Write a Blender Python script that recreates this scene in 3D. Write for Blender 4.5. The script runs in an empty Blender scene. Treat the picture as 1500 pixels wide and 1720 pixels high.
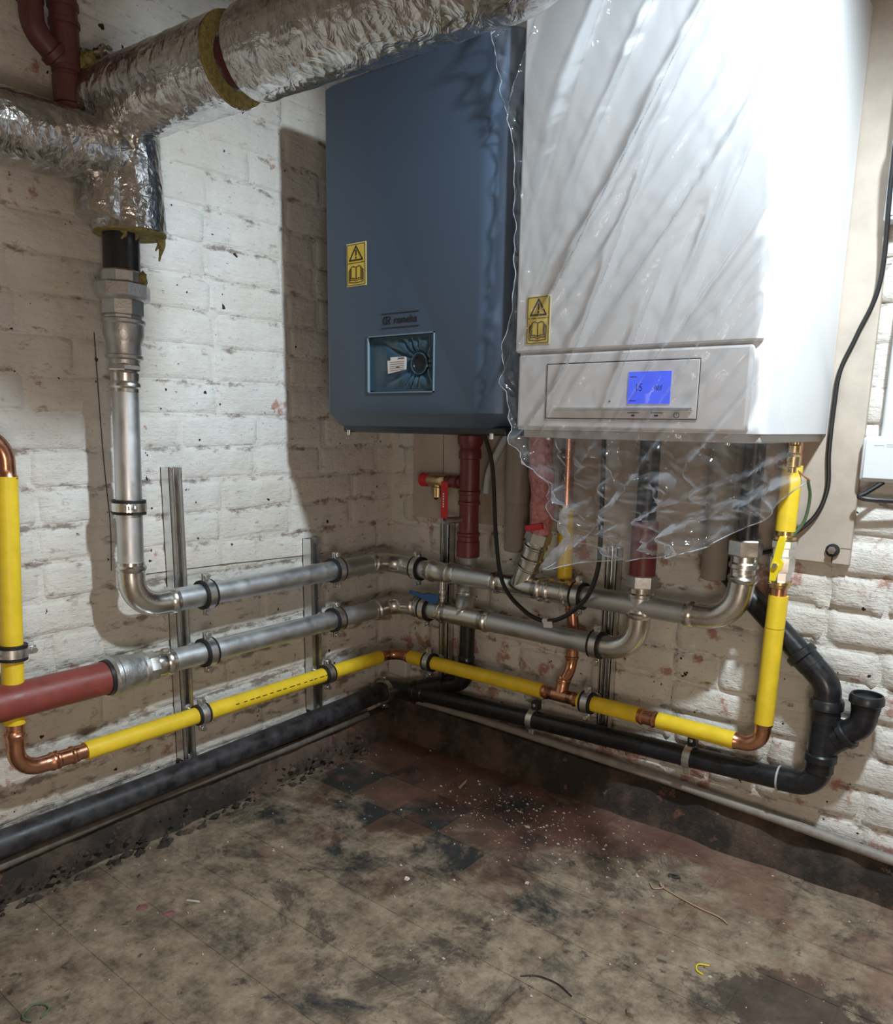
import bpy, bmesh, math, random
from mathutils import Vector, Matrix, noise
random.seed(7)
V = Vector
scene = bpy.context.scene
COL = scene.collection
# ------------------------------------------------------------------ camera
# room axes: left wall is x = 0, right wall is y = 0, floor is z = 0 (metres)
YAW, PITCH, ROLL, FPX = 0.6744, 0.1977, 0.0157, 1298.0
cam = bpy.data.cameras.new('camera'); camo = bpy.data.objects.new('camera', cam); COL.objects.link(camo)
fw = V((-math.sin(YAW)*math.cos(PITCH), math.cos(YAW)*math.cos(PITCH), -math.sin(PITCH)))
rt = V((math.cos(YAW), math.sin(YAW), 0)); up = rt.cross(fw)
r2 = rt*math.cos(ROLL) + up*math.sin(ROLL); u2 = -rt*math.sin(ROLL) + up*math.cos(ROLL)
M = Matrix((r2, u2, -fw)).transposed().to_4x4(); M.translation = V((1.685, -1.821, 1.010))
camo.matrix_world = M
cam.sensor_fit = 'VERTICAL'; cam.sensor_height = 36.0; cam.sensor_width = 36.0
cam.lens = FPX/1720.0*36.0
cam.shift_y = 111.1/1720.0
cam.clip_start = 0.02; cam.clip_end = 50
scene.camera = camo
# ------------------------------------------------------------------ light
w = bpy.data.worlds.new('world'); scene.world = w; w.use_nodes = True
w.node_tree.nodes['Background'].inputs[0].default_value = (0.30, 0.27, 0.24, 1)
w.node_tree.nodes['Background'].inputs[1].default_value = 0.25
def point(name, loc, energy, col, rad):
    l = bpy.data.lights.new(name, 'POINT'); l.energy = energy; l.color = col; l.shadow_soft_size = rad
    o = bpy.data.objects.new(name, l); COL.objects.link(o); o.location = loc; return o
# hooded work lamp hung above the frame, shining down into the corner
sl = bpy.data.lights.new('work_lamp_light', 'SPOT'); sl.energy = 93; sl.color = (0.80, 0.92, 1.0); sl.shadow_soft_size = 0.045; sl.spot_size = math.radians(122); sl.spot_blend = 0.8
slo = bpy.data.objects.new('work_lamp_light', sl); COL.objects.link(slo); slo.location = (1.68, -0.77, 1.90)
slo.rotation_euler = V((-1.18, 0.32, -1.60)).to_track_quat('-Z', 'Y').to_euler()
point('warm_fill_light', (1.95, -1.95, 0.62), 21, (1.0, 0.83, 0.69), 0.22)  # warm fill added to lift the shadows; stands for no actual lamp
vs = scene.view_settings
vs.view_transform = 'Standard'; vs.look = 'None'; vs.gamma = 1.0; vs.exposure = 0.4; vs.use_curve_mapping = False

# ------------------------------------------------------------------ materials
def newmat(name):
    m = bpy.data.materials.new(name); m.use_nodes = True
    nt = m.node_tree; return m, nt, nt.nodes, nt.links, nt.nodes['Principled BSDF']
def simple(name, col, rough=0.5, metal=0.0, spec=0.5, var=0.0, vscale=30, bump=0.0, bscale=200, stretch=(1,1,1), coat=0.0):
    m, nt, N, L, b = newmat(name)
    b.inputs['Base Color'].default_value = (*col, 1); b.inputs['Roughness'].default_value = rough
    b.inputs['Metallic'].default_value = metal; b.inputs['Specular IOR Level'].default_value = spec
    b.inputs['Coat Weight'].default_value = coat
    if var or bump:
        g = N.new('ShaderNodeNewGeometry'); mp = N.new('ShaderNodeMapping'); L.new(g.outputs['Position'], mp.inputs[0]); mp.inputs['Scale'].default_value = stretch
    if var:
        n = N.new('ShaderNodeTexNoise'); n.inputs['Scale'].default_value = vscale; n.inputs['Detail'].default_value = 6; n.inputs['Roughness'].default_value = 0.65; L.new(mp.outputs[0], n.inputs['Vector'])
        mx = N.new('ShaderNodeMix'); mx.data_type = 'RGBA'
        mx.inputs[6].default_value = (*[max(0, c*(1-var)) for c in col], 1); mx.inputs[7].default_value = (*[min(1, c*(1+var)) for c in col], 1)
        r = N.new('ShaderNodeMapRange'); r.inputs[1].default_value = 0.35; r.inputs[2].default_value = 0.65; L.new(n.outputs[0], r.inputs[0]); L.new(r.outputs[0], mx.inputs[0]); L.new(mx.outputs[2], b.inputs['Base Color'])
        rr = N.new('ShaderNodeMapRange'); rr.inputs[1].default_value = 0.3; rr.inputs[2].default_value = 0.7; rr.inputs[3].default_value = max(0.05, rough-0.1); rr.inputs[4].default_value = min(1, rough+0.12); L.new(n.outputs[0], rr.inputs[0]); L.new(rr.outputs[0], b.inputs['Roughness'])
    if bump:
        n2 = N.new('ShaderNodeTexNoise'); n2.inputs['Scale'].default_value = bscale; n2.inputs['Detail'].default_value = 4; L.new(mp.outputs[0], n2.inputs['Vector'])
        bp = N.new('ShaderNodeBump'); bp.inputs['Strength'].default_value = bump; bp.inputs['Distance'].default_value = 0.002; L.new(n2.outputs[0], bp.inputs['Height']); L.new(bp.outputs[0], b.inputs['Normal'])
    return m

class NB:                                   # tiny node-graph helper
    def __init__(s, name): s.m, s.nt, s.N, s.L, s.b = newmat(name); s.geo = s.N.new('ShaderNodeNewGeometry'); s.pos = s.geo.outputs['Position']
    def mapped(s, scale):
        mp = s.N.new('ShaderNodeMapping'); s.L.new(s.pos, mp.inputs[0]); mp.inputs['Scale'].default_value = scale; return mp.outputs[0]
    def noise(s, scale, detail=6, rough=0.6, stretch=(1,1,1), dist=0.0):
        n = s.N.new('ShaderNodeTexNoise'); n.inputs['Scale'].default_value = scale; n.inputs['Detail'].default_value = detail; n.inputs['Roughness'].default_value = rough; n.inputs['Distortion'].default_value = dist
        s.L.new(s.mapped(stretch), n.inputs['Vector']); return n.outputs[0]
    def rng(s, v, a, b, c=0.0, d=1.0, smooth=False):
        r = s.N.new('ShaderNodeMapRange'); r.interpolation_type = 'SMOOTHSTEP' if smooth else 'LINEAR'
        for i, x in enumerate((a, b, c, d)): r.inputs[i+1].default_value = x
        s.L.new(v, r.inputs[0]); return r.outputs[0]
    def math(s, op, a, b=None):
        n = s.N.new('ShaderNodeMath'); n.operation = op
        for i, x in enumerate((a, b)):
            if x is None: continue
            if isinstance(x, (int, float)): n.inputs[i].default_value = x
            else: s.L.new(x, n.inputs[i])
        return n.outputs[0]
    def mix(s, f, a, b):
        n = s.N.new('ShaderNodeMix'); n.data_type = 'RGBA'
        for i, x in ((0, f), (6, a), (7, b)):
            if isinstance(x, (int, float)): n.inputs[i].default_value = x
            elif isinstance(x, tuple): n.inputs[i].default_value = (*x, 1)
            else: s.L.new(x, n.inputs[i])
        return n.outputs[2]
    def sep(s):
        n = s.N.new('ShaderNodeSeparateXYZ'); s.L.new(s.pos, n.inputs[0]); return n.outputs
    def bump(s, h, strength, dist=0.004):
        n = s.N.new('ShaderNodeBump'); n.inputs['Strength'].default_value = strength; n.inputs['Distance'].default_value = dist
        s.L.new(h, n.inputs['Height']); s.L.new(n.outputs[0], s.b.inputs['Normal'])
    def col(s, c): s.L.new(c, s.b.inputs['Base Color'])
    def rough(s, v):
        if isinstance(v, float): s.b.inputs['Roughness'].default_value = v
        else: s.L.new(v, s.b.inputs['Roughness'])

def painted_brick(name, worn, hv):          # old white paint on brick, grimy and flaking; hv = horizontal axis stretch
    n = NB(name); xyz = n.sep()
    low = n.rng(xyz[2], 1.0, 0.05, 0.0, 1.0)                     # beige tone, dark streaks and bare brick increase toward the floor
    big = n.noise(5.0, 5, 0.6); med = n.noise(26, 8, 0.72, hv); fine = n.noise(95, 6, 0.7, hv); brush = n.noise(150, 4, 0.6, tuple(0.14 if q < 1 else q for q in hv))
    base = n.mix(n.rng(big, 0.35, 0.65), (0.66+0.08*worn, 0.655+0.075*worn, 0.635+0.06*worn), (0.80+0.05*worn, 0.805+0.04*worn, 0.795+0.02*worn))
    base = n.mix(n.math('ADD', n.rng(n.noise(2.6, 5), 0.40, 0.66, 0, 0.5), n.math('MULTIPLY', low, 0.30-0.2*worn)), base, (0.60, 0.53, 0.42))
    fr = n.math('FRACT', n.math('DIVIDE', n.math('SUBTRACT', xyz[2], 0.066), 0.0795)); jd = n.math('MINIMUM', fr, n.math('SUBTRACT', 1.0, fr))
    joint = n.rng(jd, 0.20, 0.02)                                # dark streaks thicken along the bed joints
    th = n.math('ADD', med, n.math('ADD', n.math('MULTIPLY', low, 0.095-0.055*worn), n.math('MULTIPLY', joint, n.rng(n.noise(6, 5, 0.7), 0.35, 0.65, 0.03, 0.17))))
    base = n.mix(n.rng(brush, 0.5, 0.75, 0, 0.16), base, (0.34, 0.29, 0.25))
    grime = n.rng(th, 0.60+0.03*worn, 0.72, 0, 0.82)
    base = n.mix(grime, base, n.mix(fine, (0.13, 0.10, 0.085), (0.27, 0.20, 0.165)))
    scr = n.rng(n.math('ADD', fine, n.math('MULTIPLY', grime, 0.06)), 0.63, 0.70, 0, 0.7); base = n.mix(scr, base, (0.12, 0.095, 0.08))
    bare = n.math('ADD', n.noise(8, 7, 0.68), n.math('MULTIPLY', low, 0.05))
    base = n.mix(n.rng(bare, 0.665 - 0.065*worn, 0.70 - 0.05*worn, 0, 0.85), base, n.mix(fine, (0.34, 0.14, 0.105), (0.52, 0.26, 0.20)))
    pits = n.rng(n.noise(48, 2, 0.5), 0.725, 0.745); base = n.mix(pits, base, (0.03, 0.028, 0.025))
    n.col(base); n.rough(0.7); n.b.inputs['Specular IOR Level'].default_value = 0.3
    h = n.math('ADD', n.math('MULTIPLY', med, 0.9), n.math('ADD', n.math('MULTIPLY', fine, 0.5), n.math('MULTIPLY', brush, 0.35))); h = n.math('SUBTRACT', h, n.math('MULTIPLY', pits, 0.8))
    h = n.math('ADD', h, n.math('MULTIPLY', n.noise(16, 5, 0.6), 2.2))
    n.bump(h, 0.65 + 0.12*worn, 0.007); return n.m
MAT = {}
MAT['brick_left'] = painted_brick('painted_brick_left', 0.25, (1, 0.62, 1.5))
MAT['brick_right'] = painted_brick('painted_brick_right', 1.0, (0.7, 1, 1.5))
MAT['plaster'] = simple('plain_plaster', (0.42, 0.38, 0.33), 0.85, var=0.2, vscale=6, bump=0.3)
def floor_mat(name, tilecol):
    n = NB(name); xyz = n.sep()
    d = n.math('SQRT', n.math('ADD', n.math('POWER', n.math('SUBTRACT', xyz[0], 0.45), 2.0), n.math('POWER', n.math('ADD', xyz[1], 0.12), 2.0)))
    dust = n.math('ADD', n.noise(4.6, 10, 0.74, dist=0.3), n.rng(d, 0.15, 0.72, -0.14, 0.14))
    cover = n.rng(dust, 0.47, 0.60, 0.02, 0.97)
    grit = n.noise(14, 11, 0.8)
    c = n.mix(cover, tilecol, n.mix(n.rng(grit, 0.36, 0.62), (0.095, 0.069, 0.046), (0.37, 0.292, 0.205)))
    stain = n.rng(n.noise(2.9, 11, 0.78, dist=0.6), 0.545, 0.60, 0, 0.72); c = n.mix(stain, c, (0.04, 0.031, 0.024))
    spots = n.rng(n.noise(22, 6, 0.68), 0.60, 0.66, 0, 0.8); c = n.mix(spots, c, (0.03, 0.026, 0.024))
    wx = n.math('SUBTRACT', xyz[0], 1.50); wy = n.math('ADD', xyz[1], 0.52); wd = n.math('SQRT', n.math('ADD', n.math('POWER', wx, 2.0), n.math('POWER', n.math('MULTIPLY', wy, 1.7), 2.0)))
    wet = n.math('ADD', n.noise(5.5, 9, 0.7), n.rng(wd, 0.05, 0.40, 0.16, -0.22)); c = n.mix(n.rng(wet, 0.50, 0.53, 0, 0.82), c, (0.045, 0.030, 0.022))   # oily stain near the right wall
    red = n.rng(n.math('ADD', n.noise(3.4, 7, 0.66), n.rng(xyz[1], -0.60, -0.12, -0.06, 0.13)), 0.53, 0.64, 0, 0.62); c = n.mix(red, c, n.mix(grit, (0.10, 0.045, 0.032), (0.26, 0.12, 0.085)))   # red oxide wash
    n.col(c); n.rough(n.rng(n.noise(9, 5), 0.3, 0.7, 0.42, 0.85))
    n.bump(n.math('ADD', n.noise(40, 8, 0.7), n.math('MULTIPLY', n.noise(220, 4), 0.5)), 0.45, 0.003); return n.m
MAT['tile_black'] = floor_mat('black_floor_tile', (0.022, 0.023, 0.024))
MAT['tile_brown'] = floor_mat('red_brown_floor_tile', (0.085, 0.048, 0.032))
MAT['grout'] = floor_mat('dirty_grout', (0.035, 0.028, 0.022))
def plinth_mat():
    n = NB('tarred_plinth'); c = n.mix(n.rng(n.noise(7, 8, 0.7), 0.45, 0.62), (0.030, 0.024, 0.02), (0.12, 0.082, 0.06))
    c = n.mix(n.rng(n.noise(12, 6, 0.7), 0.60, 0.66, 0, 0.8), c, (0.24, 0.10, 0.07))
    c = n.mix(n.rng(n.noise(30, 7, 0.7), 0.64, 0.70, 0, 0.7), c, (0.34, 0.29, 0.23))
    n.col(c); n.rough(0.75); n.bump(n.noise(30, 9, 0.75), 0.8, 0.01); return n.m
MAT['plinth'] = plinth_mat()
MAT['steel'] = simple('galvanised_steel', (0.66, 0.68, 0.70), 0.47, 1.0, var=0.05, vscale=18)
MAT['fitting'] = simple('bright_press_fitting', (0.68, 0.67, 0.64), 0.27, 1.0, var=0.05, vscale=14)
MAT['cast'] = simple('cast_galvanised_iron', (0.54, 0.55, 0.55), 0.46, 1.0, var=0.08, vscale=60, bump=0.25, bscale=260)
MAT['zinc'] = simple('zinc_plated_strut', (0.74, 0.74, 0.73), 0.33, 1.0, var=0.05, vscale=40)
MAT['copper'] = simple('copper', (0.62, 0.31, 0.19), 0.27, 1.0, var=0.12, vscale=16)
MAT['brass'] = simple('brass', (0.66, 0.50, 0.25), 0.32, 1.0, var=0.12, vscale=60)
MAT['yellow'] = simple('yellow_gas_sleeve', (0.84, 0.60, 0.03), 0.42, var=0.08, vscale=25)
MAT['lever_yellow'] = simple('yellow_lever_plastic', (0.85, 0.66, 0.02), 0.35)
MAT['red_paint'] = simple('red_oxide_paint', (0.24, 0.052, 0.042), 0.45, var=0.12, vscale=30, bump=0.1)
MAT['soil_red'] = simple('dull_maroon_paint', (0.115, 0.038, 0.040), 0.5, var=0.15, vscale=30, bump=0.15)
MAT['dark_red'] = simple('dark_red_valve_paint', (0.17, 0.035, 0.04), 0.42, var=0.15, vscale=40)
MAT['red_plastic'] = simple('bright_red_plastic', (0.55, 0.02, 0.03), 0.35)
MAT['blue_plastic'] = simple('blue_plastic', (0.03, 0.12, 0.36), 0.4)
MAT['black_plastic'] = simple('black_waste_plastic', (0.014, 0.015, 0.018), 0.30, var=0.25, vscale=40)
MAT['old_black'] = simple('dusty_black_iron', (0.032, 0.031, 0.035), 0.45, var=0.7, vscale=26, bump=0.3, bscale=60)
MAT['rubber'] = simple('black_rubber', (0.012, 0.012, 0.013), 0.6)
MAT['dark_pipe'] = simple('black_steel_pipe', (0.018, 0.018, 0.022), 0.38, var=0.3, vscale=40)
MAT['grey_tube'] = simple('grey_brown_tube', (0.27, 0.24, 0.20), 0.55, var=0.08)
MAT['grey_hose'] = simple('grey_hose', (0.40, 0.41, 0.42), 0.45)
MAT['board'] = simple('fibreboard', (0.45, 0.385, 0.32), 0.7, var=0.1, vscale=14, bump=0.1)
MAT['white_plastic'] = simple('white_plastic', (0.66, 0.68, 0.70), 0.4)
MAT['off_white'] = simple('aged_white_plastic', (0.66, 0.63, 0.60), 0.5)
MAT['grey_conduit'] = simple('painted_grey_conduit', (0.26, 0.235, 0.21), 0.55, var=0.2, vscale=30)
MAT['brown_conduit'] = simple('grimy_brown_conduit', (0.13, 0.112, 0.095), 0.6, var=0.25, vscale=30)
MAT['anthracite'] = simple('anthracite_casing', (0.058, 0.088, 0.136), 0.36, spec=0.5, bump=0.03, bscale=700)
MAT['anth_dark'] = simple('dark_recess', (0.012, 0.018, 0.024), 0.25)
MAT['casing_white'] = simple('white_enamel_casing', (0.69, 0.705, 0.72), 0.28)
MAT['panel_white'] = simple('pale_grey_panel', (0.66, 0.66, 0.665), 0.35)
MAT['base_grey'] = simple('grey_boiler_base', (0.42, 0.41, 0.40), 0.45)
MAT['frame_blue'] = simple('blue_grey_frame', (0.16, 0.24, 0.30), 0.35)
MAT['silver'] = simple('silver_trim', (0.68, 0.69, 0.70), 0.3, 0.8)
MAT['black_print'] = simple('black_print', (0.012, 0.011, 0.008), 0.5)
MAT['white_print'] = simple('white_print', (0.75, 0.75, 0.75), 0.5)
MAT['sticker'] = simple('yellow_sticker', (0.68, 0.50, 0.07), 0.4)
MAT['sticker_edge'] = simple('pale_sticker_edge', (0.76, 0.66, 0.28), 0.4)
MAT['paper'] = simple('white_paper', (0.72, 0.70, 0.68), 0.6)
MAT['chalk'] = simple('pencil_line', (0.06, 0.055, 0.05), 0.8)
MAT['wool'] = simple('yellow_mineral_wool', (0.27, 0.235, 0.085), 0.95, var=0.35, vscale=120, bump=1.0, bscale=350)
MAT['cable'] = simple('black_cable', (0.012, 0.012, 0.013), 0.42)
MAT['pink_spot'] = simple('pink_paint_spot', (0.24, 0.10, 0.095), 0.8, var=0.3, vscale=80)
MAT['green_wire'] = simple('green_wire', (0.10, 0.17, 0.09), 0.5)
MAT['chip'] = simple('pale_chip', (0.55, 0.50, 0.42), 0.8)
MAT['wood'] = simple('splinter_wood', (0.40, 0.27, 0.17), 0.8)
MAT['pink_wrap'] = simple('pink_wrapping', (0.50, 0.20, 0.20), 0.4, var=0.4, vscale=90, bump=0.8, bscale=120)
def foil_mat():
    n = NB('aluminium_foil'); n.b.inputs['Metallic'].default_value = 1.0
    n.col(n.mix(n.rng(n.noise(14, 6), 0.35, 0.65), (0.46, 0.46, 0.45), (0.72, 0.72, 0.72))); n.rough(n.rng(n.noise(30, 5), 0.3, 0.7, 0.14, 0.32))
    vo = n.N.new('ShaderNodeTexVoronoi'); vo.inputs['Scale'].default_value = 62; n.L.new(n.mapped((1.0, 1.0, 0.7)), vo.inputs['Vector'])
    wv = n.N.new('ShaderNodeTexWave'); wv.inputs['Scale'].default_value = 30; wv.inputs['Distortion'].default_value = 1.5; wv.bands_direction = 'Z'; n.L.new(n.pos, wv.inputs['Vector'])
    h = n.math('ADD', n.math('MULTIPLY', n.noise(24, 4, 0.55, dist=1.2), 1.6), n.math('MULTIPLY', vo.outputs[0], 0.55)); h = n.math('ADD', h, n.math('MULTIPLY', wv.outputs[1], 0.05))
    n.bump(h, 0.5, 0.007); return n.m
MAT['foil'] = foil_mat()
def film_mat(name, tint, milk, boost, bump, dcol=(0.80, 0.84, 0.90)):
    m, nt, N, L, b = newmat(name); out = N['Material Output']; N.remove(b)
    g = N.new('ShaderNodeNewGeometry'); nz = N.new('ShaderNodeTexNoise'); nz.inputs['Scale'].default_value = 30; nz.inputs['Detail'].default_value = 3; nz.inputs['Distortion'].default_value = 1.2; L.new(g.outputs['Position'], nz.inputs['Vector'])
    bp = N.new('ShaderNodeBump'); bp.inputs['Strength'].default_value = bump; bp.inputs['Distance'].default_value = 0.006; L.new(nz.outputs[0], bp.inputs['Height'])
    tr = N.new('ShaderNodeBsdfTransparent'); tr.inputs[0].default_value = (*tint, 1)
    gl = N.new('ShaderNodeBsdfGlossy'); gl.inputs['Roughness'].default_value = 0.07; L.new(bp.outputs[0], gl.inputs['Normal'])
    df = N.new('ShaderNodeBsdfDiffuse'); df.inputs[0].default_value = (0.75, 0.79, 0.84, 1); tl = N.new('ShaderNodeBsdfTranslucent'); tl.inputs[0].default_value = (0.75, 0.79, 0.84, 1)
    L.new(bp.outputs[0], df.inputs['Normal'])
    fr = N.new('ShaderNodeFresnel'); fr.inputs[0].default_value = 1.45; L.new(bp.outputs[0], fr.inputs['Normal'])
    mu = N.new('ShaderNodeMath'); mu.operation = 'MULTIPLY'; mu.inputs[1].default_value = boost; mu.use_clamp = True; L.new(fr.outputs[0], mu.inputs[0])
    lw = N.new('ShaderNodeLayerWeight'); lw.inputs[0].default_value = 0.5; pw = N.new('ShaderNodeMath'); pw.operation = 'POWER'; pw.inputs[1].default_value = 3.0; L.new(lw.outputs['Facing'], pw.inputs[0])
    ma = N.new('ShaderNodeMath'); ma.operation = 'MULTIPLY_ADD'; ma.inputs[1].default_value = 0.55; ma.inputs[2].default_value = milk; ma.use_clamp = True; L.new(pw.outputs[0], ma.inputs[0])
    a = N.new('ShaderNodeMixShader'); a.inputs[0].default_value = 0.4; L.new(df.outputs[0], a.inputs[1]); L.new(tl.outputs[0], a.inputs[2])
    df.inputs[0].default_value = (*dcol, 1); tl.inputs[0].default_value = (*dcol, 1)
    c = N.new('ShaderNodeMixShader'); L.new(ma.outputs[0], c.inputs[0]); L.new(tr.outputs[0], c.inputs[1]); L.new(a.outputs[0], c.inputs[2])
    d = N.new('ShaderNodeMixShader'); L.new(mu.outputs[0], d.inputs[0]); L.new(c.outputs[0], d.inputs[1]); L.new(gl.outputs[0], d.inputs[2]); L.new(d.outputs[0], out.inputs[0]); return m
MAT['film'] = film_mat('clear_plastic_film', (0.99, 0.99, 0.995), 0.045, 0.5, 0.5)
MAT['film_edge'] = film_mat('film_edge', (0.95, 0.96, 0.98), 0.45, 1.5, 0.0)
MAT['film_blue'] = film_mat('bluish_protective_film', (0.55, 0.78, 0.95), 0.26, 1.2, 0.2, (0.22, 0.46, 0.68))
def lcd():
    m, nt, N, L, b = newmat('blue_backlit_screen'); b.inputs['Base Color'].default_value = (0.03, 0.05, 0.35, 1)
    b.inputs['Emission Color'].default_value = (0.045, 0.085, 0.62, 1); b.inputs['Emission Strength'].default_value = 0.85; b.inputs['Roughness'].default_value = 0.2; return m
MAT['lcd'] = lcd()
MAT['lcd_digit'] = simple('lcd_digit', (0.01, 0.012, 0.12), 0.4)

# ------------------------------------------------------------------ mesh helpers
def frame(d):
    d = d.normalized(); a = V((0, 0, 1)) if abs(d.z) < 0.9 else V((1, 0, 0))
    u = d.cross(a).normalized(); return u, d.cross(u).normalized()
class MB:
    def __init__(s): s.v = []; s.f = []
    def add(s, vs, fs):
        o = len(s.v); s.v += [tuple(x) for x in vs]; s.f += [tuple(i+o for i in f) for f in fs]
    def box(s, a, b):
        (x0, y0, z0), (x1, y1, z1) = a, b
        s.add([(x0,y0,z0),(x1,y0,z0),(x1,y1,z0),(x0,y1,z0),(x0,y0,z1),(x1,y0,z1),(x1,y1,z1),(x0,y1,z1)], [(3,2,1,0),(4,5,6,7),(0,1,5,4),(1,2,6,5),(2,3,7,6),(3,0,4,7)]); return s
    def obox(s, c, ax, ay, az, hx, hy, hz):
        c = V(c); vs = [c+ax*(hx*i)+ay*(hy*j)+az*(hz*k) for k in (-1,1) for j in (-1,1) for i in (-1,1)]
        s.add(vs, [(0,2,3,1),(4,5,7,6),(0,1,5,4),(1,3,7,5),(3,2,6,7),(2,0,4,6)]); return s
    def ring_loft(s, rings, cap=True, closed=False):
        n = len(rings[0]); fs = []
        for k in range(len(rings)-1):
            for i in range(n): j = (i+1) % n; fs.append((k*n+i, k*n+j, (k+1)*n+j, (k+1)*n+i))
        if cap: fs.append(tuple(range(n-1, -1, -1))); fs.append(tuple((len(rings)-1)*n+i for i in range(n)))
        s.add([p for r in rings for p in r], fs); return s
    def sweep(s, path, r, seg=20, cap=True):
        path = [V(p) for p in path]; n = len(path); rr = r if isinstance(r, (list, tuple)) else [r]*n
        T = [(path[min(i+1, n-1)]-path[max(i-1, 0)]).normalized() for i in range(n)]
        u, v = frame(T[0]); rings = []
        for i in range(n):
            if i:
                q = T[i-1].rotation_difference(T[i]); u = q @ u; u = (u - T[i]*u.dot(T[i])).normalized()
            v = T[i].cross(u)
            rings.append([path[i]+(u*math.cos(a)+v*math.sin(a))*rr[i] for a in [2*math.pi*k/seg for k in range(seg)]])
        return s.ring_loft(rings, cap)
    def lathe(s, p, d, prof, seg=24, cap=True, rot=0.0):
        p = V(p); d = V(d).normalized(); u, v = frame(d)
        return s.ring_loft([[p+d*t+(u*math.cos(a)+v*math.sin(a))*r for a in [rot+2*math.pi*k/seg for k in range(seg)]] for t, r in prof], cap)
    def cyl(s, a, b, r, seg=16): a = V(a); b = V(b); return s.lathe(a, b-a, [(0, r), ((b-a).length, r)], seg)
    def hexa(s, a, b, r): a = V(a); b = V(b); l = (b-a).length; e = min(0.003, l*0.2); return s.lathe(a, b-a, [(0, r*0.93), (e, r), (l-e, r), (l, r*0.93)], 6)
    def build(s, name, mat, parent=None, smooth=True, ang=35, bevel=0.0):
        me = bpy.data.meshes.new(name); me.from_pydata(s.v, [], s.f); me.update()
        bm = bmesh.new(); bm.from_mesh(me); bmesh.ops.recalc_face_normals(bm, faces=bm.faces); bm.to_mesh(me); bm.free()
        if smooth:
            me.polygons.foreach_set('use_smooth', [True]*len(me.polygons)); me.set_sharp_from_angle(angle=math.radians(ang))
        me.materials.append(MAT[mat] if isinstance(mat, str) else mat)
        o = bpy.data.objects.new(name, me); COL.objects.link(o)
        if parent: o.parent = parent; o.matrix_parent_inverse = Matrix.Translation(parent.location).inverted() if parent.type == 'EMPTY' else Matrix.Identity(4)
        if bevel:
            md = o.modifiers.new('bevel', 'BEVEL'); md.width = bevel; md.segments = 3; md.limit_method = 'ANGLE'; md.angle_limit = math.radians(40)
        return o
def tag(o, label, cat, group=None, kind=None):
    if label: o['label'] = label
    if cat: o['category'] = cat
    if group: o['group'] = group
    if kind: o['kind'] = kind
    return o
def thing(name, loc, label, cat, group=None):
    o = bpy.data.objects.new(name, None); COL.objects.link(o); o.location = loc; o.empty_display_size = 0.05; return tag(o, label, cat, group)
def arc(A, C, B, R, n=10):                 # straight, round bend at C, straight
    A, C, B = V(A), V(C), V(B); a = (A-C).normalized(); b = (B-C).normalized(); th = a.angle(b); t = R/math.tan(th/2)
    t = min(t, (A-C).length*0.98, (B-C).length*0.98); R = t*math.tan(th/2)
    ctr = C+(a+b).normalized()*(R/math.sin(th/2)); s0 = C+a*t-ctr; s1 = C+b*t-ctr; tot = s0.angle(s1); pts = []
    for i in range(n+1):
        k = i/n; pts.append(ctr+(s0*math.sin((1-k)*tot)+s1*math.sin(k*tot))/math.sin(tot))
    return [A]+pts+[B]
def smooth_path(pts, n=8):                 # Catmull-Rom
    P = [V(p) for p in pts]; P = [P[0]*2-P[1]]+P+[P[-1]*2-P[-2]]; out = []
    for i in range(1, len(P)-2):
        p0, p1, p2, p3 = P[i-1:i+3]
        for k in range(n):
            t = k/n; out.append(0.5*((2*p1)+(p2-p0)*t+(2*p0-5*p1+4*p2-p3)*t*t+(3*p1-p0-3*p2+p3)*t**3))
    out.append(P[-2]); return out
def bead_end(m, p, d, r, L=0.034, seg=24):  # press socket: d points away from the fitting's middle
    m.lathe(p, d, [(-0.001, r*1.06), (L*0.35, r*1.06), (L*0.50, r*1.20), (L*0.66, r*1.22), (L*0.80, r*1.08), (L, r*1.07), (L, r*0.98)], seg)
def elbow(parent, A, C, B, R, r, mat='fitting', L=0.034, name='elbow'):
    A, C, B = V(A), V(C), V(B); m = MB(); m.sweep(arc(A, C, B, R, 12), r*1.05, 24); bead_end(m, A, A-C, r, L); bead_end(m, B, B-C, r, L)
    return m.build(name, mat, parent)
def coupling(parent, A, B, r, mat='fitting', name='coupling'):
    A, B = V(A), V(B); l = (B-A).length; m = MB()
    m.lathe(A, B-A, [(0, r*1.0), (0, r*1.07), (l*0.12, r*1.08), (l*0.17, r*1.22), (l*0.24, r*1.22), (l*0.30, r*1.07), (l*0.7, r*1.07), (l*0.76, r*1.22), (l*0.83, r*1.22), (l*0.88, r*1.08), (l, r*1.07), (l, r)])
    return m.build(name, mat, parent)
def tee(parent, A, B, C, r, rb, mat='fitting', name='tee'):   # A-B run, C branch end
    A, B, C = V(A), V(B), V(C); m = MB(); d = (B-A).normalized(); c = A+d*((C-A).dot(d)) if abs((C-A).normalized().dot(d)) < 0.5 else (A+B)/2
    m.cyl(A, B, r*1.06, 24); bead_end(m, A+d*0.03, -d, r); bead_end(m, B-d*0.03, d, r); m.cyl(c, C, rb*1.06, 20); bead_end(m, C-(C-c).normalized()*0.02, C-c, rb, 0.026)
    return m.build(name, mat, parent)
def pipe(parent, A, B, r, mat='steel', name='pipe'): return MB().cyl(A, B, r, 24).build(name, mat, parent)
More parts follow.
